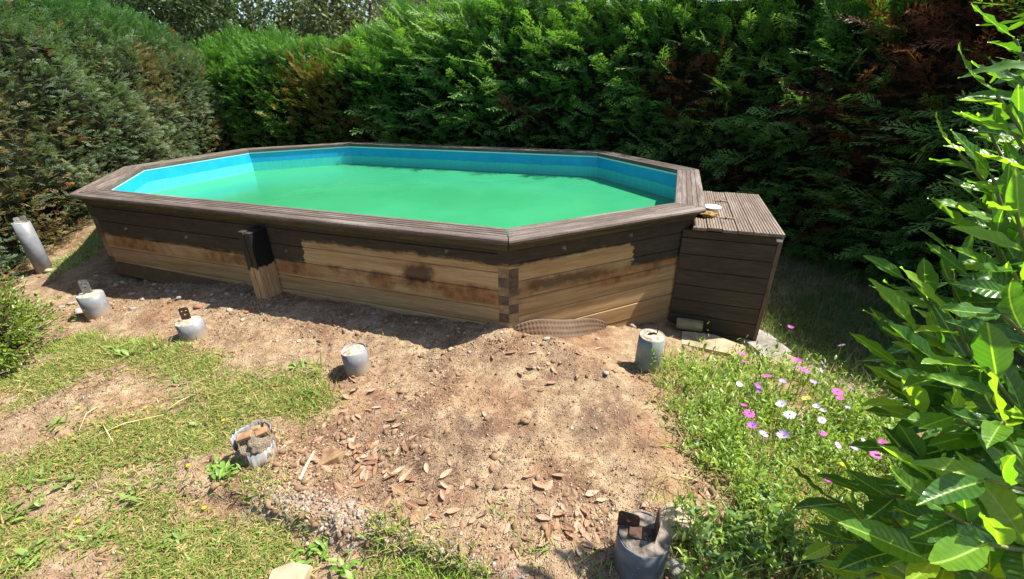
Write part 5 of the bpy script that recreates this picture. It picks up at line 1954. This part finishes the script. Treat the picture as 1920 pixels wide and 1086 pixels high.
# (tip px, tip py, depth, leaf length, nr of leaves)
TW = [(1905, 75, 1.10, .11, 9), (1870, 180, 1.05, .12, 9), (1900, 250, .95, .13, 8), (1850, 240, 1.25, .10, 8), (1800, 290, 1.15, .10, 9), (1860, 330, 1.00, .11, 9), (1830, 370, 1.20, .10, 9), (1905, 400, .9, .12, 8),
      (1700, 525, 1.15, .125, 9), (1780, 470, 1.3, .10, 6), (1850, 440, 1.05, .12, 8), (1900, 510, .85, .13, 8), (1820, 520, 1.1, .11, 9), (1650, 600, 1.2, .12, 5), (1720, 620, 1.05, .12, 9), (1790, 600, .95, .12, 9), (1880, 590, .8, .13, 8),
      (1690, 690, 1.10, .12, 9), (1770, 690, .92, .13, 9), (1850, 690, .8, .13, 8), (1700, 760, 1.0, .12, 8), (1790, 780, .85, .13, 8), (1880, 790, .72, .13, 8), (1690, 840, 1.0, .12, 8), (1600, 900, 1.1, .10, 7), (1550, 930, 1.15, .11, 9),
      (1660, 930, .95, .12, 9), (1750, 900, .82, .12, 9), (1850, 900, .7, .13, 8), (1770, 960, .74, .12, 9), (1650, 1020, .9, .12, 9), (1560, 1020, 1.0, .11, 8), (1740, 1050, .75, .13, 9), (1850, 1020, .66, .13, 8), (1600, 1090, .9, .12, 8), (1690, 1110, .8, .12, 8)]
r = np.random.default_rng(19)
tw_n = 0
leaf_n = 0
stem_mb = MB()
for px_, py_, dp, ll, m_ in TW:
    dp *= .78; ll *= 1.38
    tip = D(px_, py_, dp)
    root_pt = np.array([bb[0] - .1 + r.uniform(-.2, .25), bb[1] + .1 + r.uniform(-.25, .25), max(bb[2] + .15, tip[2] - r.uniform(.55, .8))])
    # twig leaves the inside of the bush and rises towards its tip
    b0 = tip + (root_pt - tip) * .62
    mid = (tip + b0) / 2 + np.array([.02, 0, -.03])
    stem_mb.tube([np.array([bb[0], bb[1], bb[2] - .05]) * .35 + root_pt * .65 - [0, 0, .1], b0, mid, tip], [.012, .008, .005, .0025], 7)
    ax = tip - mid; ax /= np.linalg.norm(ax)
    up_ = np.array([0, 0, 1.0])
    for j in range(m_):
        if leaf_n >= 298: break
        t = j / max(1, m_ - 1)
        p_ = tip + (mid - tip) * (1 - t) * 1.0
        a = j * 2.4 + r.uniform(-.3, .3)
        e1 = np.cross(ax, up_); e1 /= np.linalg.norm(e1) + 1e-9; e2 = np.cross(e1, ax)
        spread = .85 - .45 * t
        d_ = ax * (1 - spread * .55) + (math.cos(a) * e1 + math.sin(a) * e2) * spread + np.array([-.38, .05, .10])
        Rm = frames(d_[None], (ax * .8 + up_ * .7 + r.normal(0, .18, 3))[None])[0]
        s_ = ll * r.uniform(.75, 1.1) * (.7 + .3 * math.sin(PI * min(1, t + .25)))
        o = bpy.data.objects.new('leaf', bay_me[r.integers(0, 8)])
        o.parent = bay
        M4 = Matrix.Identity(4)
        for i_ in range(3):
            for j_ in range(3):
                M4[i_][j_] = Rm[i_, j_] * s_
            M4[i_][3] = p_[i_] - bayI[i_]
        o.matrix_basis = M4
        COL.objects.link(o)
        leaf_n += 1
stem_mb.tube([bb + [0, 0, -.1], bb + [.0, .05, .4], bb + [-.05, .05, .9], bb + [0, 0, 1.4]], [.03, .025, .018, .008], 8)
stem_mb.build('stems', M_TWIG, bay, True, loc=-bayI)
# the mass of leaves inside and behind, one part
innT = []
for i in range(5):
    mb = bay_leaf(20 + i)
    V = np.array(mb.v); Fq = np.array([f for f in mb.f if len(f) == 4])
    innT.append((V, [Fq], np.clip(V[:, 0], 0, 1)))
n_ = 3400
cen = np.stack([r.uniform(.95, 2.5, n_), r.uniform(.15, 1.55, n_), r.uniform(-.3, 2.1, n_)], -1)
pxx, pyy = PX(cen)
dd = (cen - C_POS) @ C_FW
edge = np.interp(pyy, [-400, 60, 140, 250, 400, 470, 600, 760, 860, 960, 1086, 1500], [1990, 1930, 1890, 1840, 1860, 1800, 1720, 1720, 1700, 1640, 1610, 1600])
okk = (dd < .1) | (pxx > edge + 15)
# keep the shrub's body: beyond arm's length of the camera
okk &= (np.linalg.norm(cen - C_POS, axis=1) > .75) & (cen[:, 0] > .95 + .0 * cen[:, 1])
cen = cen[okk]; n_ = len(cen)
d_ = r.normal(0, .8, (n_, 3)) + [-.4, .1, .35]
R = frames(d_, np.array([0, 0, 1.0]) + r.normal(0, .4, (n_, 3)))
g = r.uniform(0, 1, (n_, 1))
c = lin(50, 88, 30) * (1 - g) + lin(92, 132, 44) * g
V, Fc, Cc = stamp(innT, r.integers(0, 5, n_), cen, R, r.uniform(.09, .13, n_), c, c)
M_BAYIN = foliage_mat('laurel_inner', .4, (2.0, 2.1, .5), .32, .5, .2, 12)
o = obj('inner_leaves', mesh_np('inner_leaves', V - bayI, Fc, M_BAYIN, True, col=Cc), bay); o['kind'] = 'stuff'
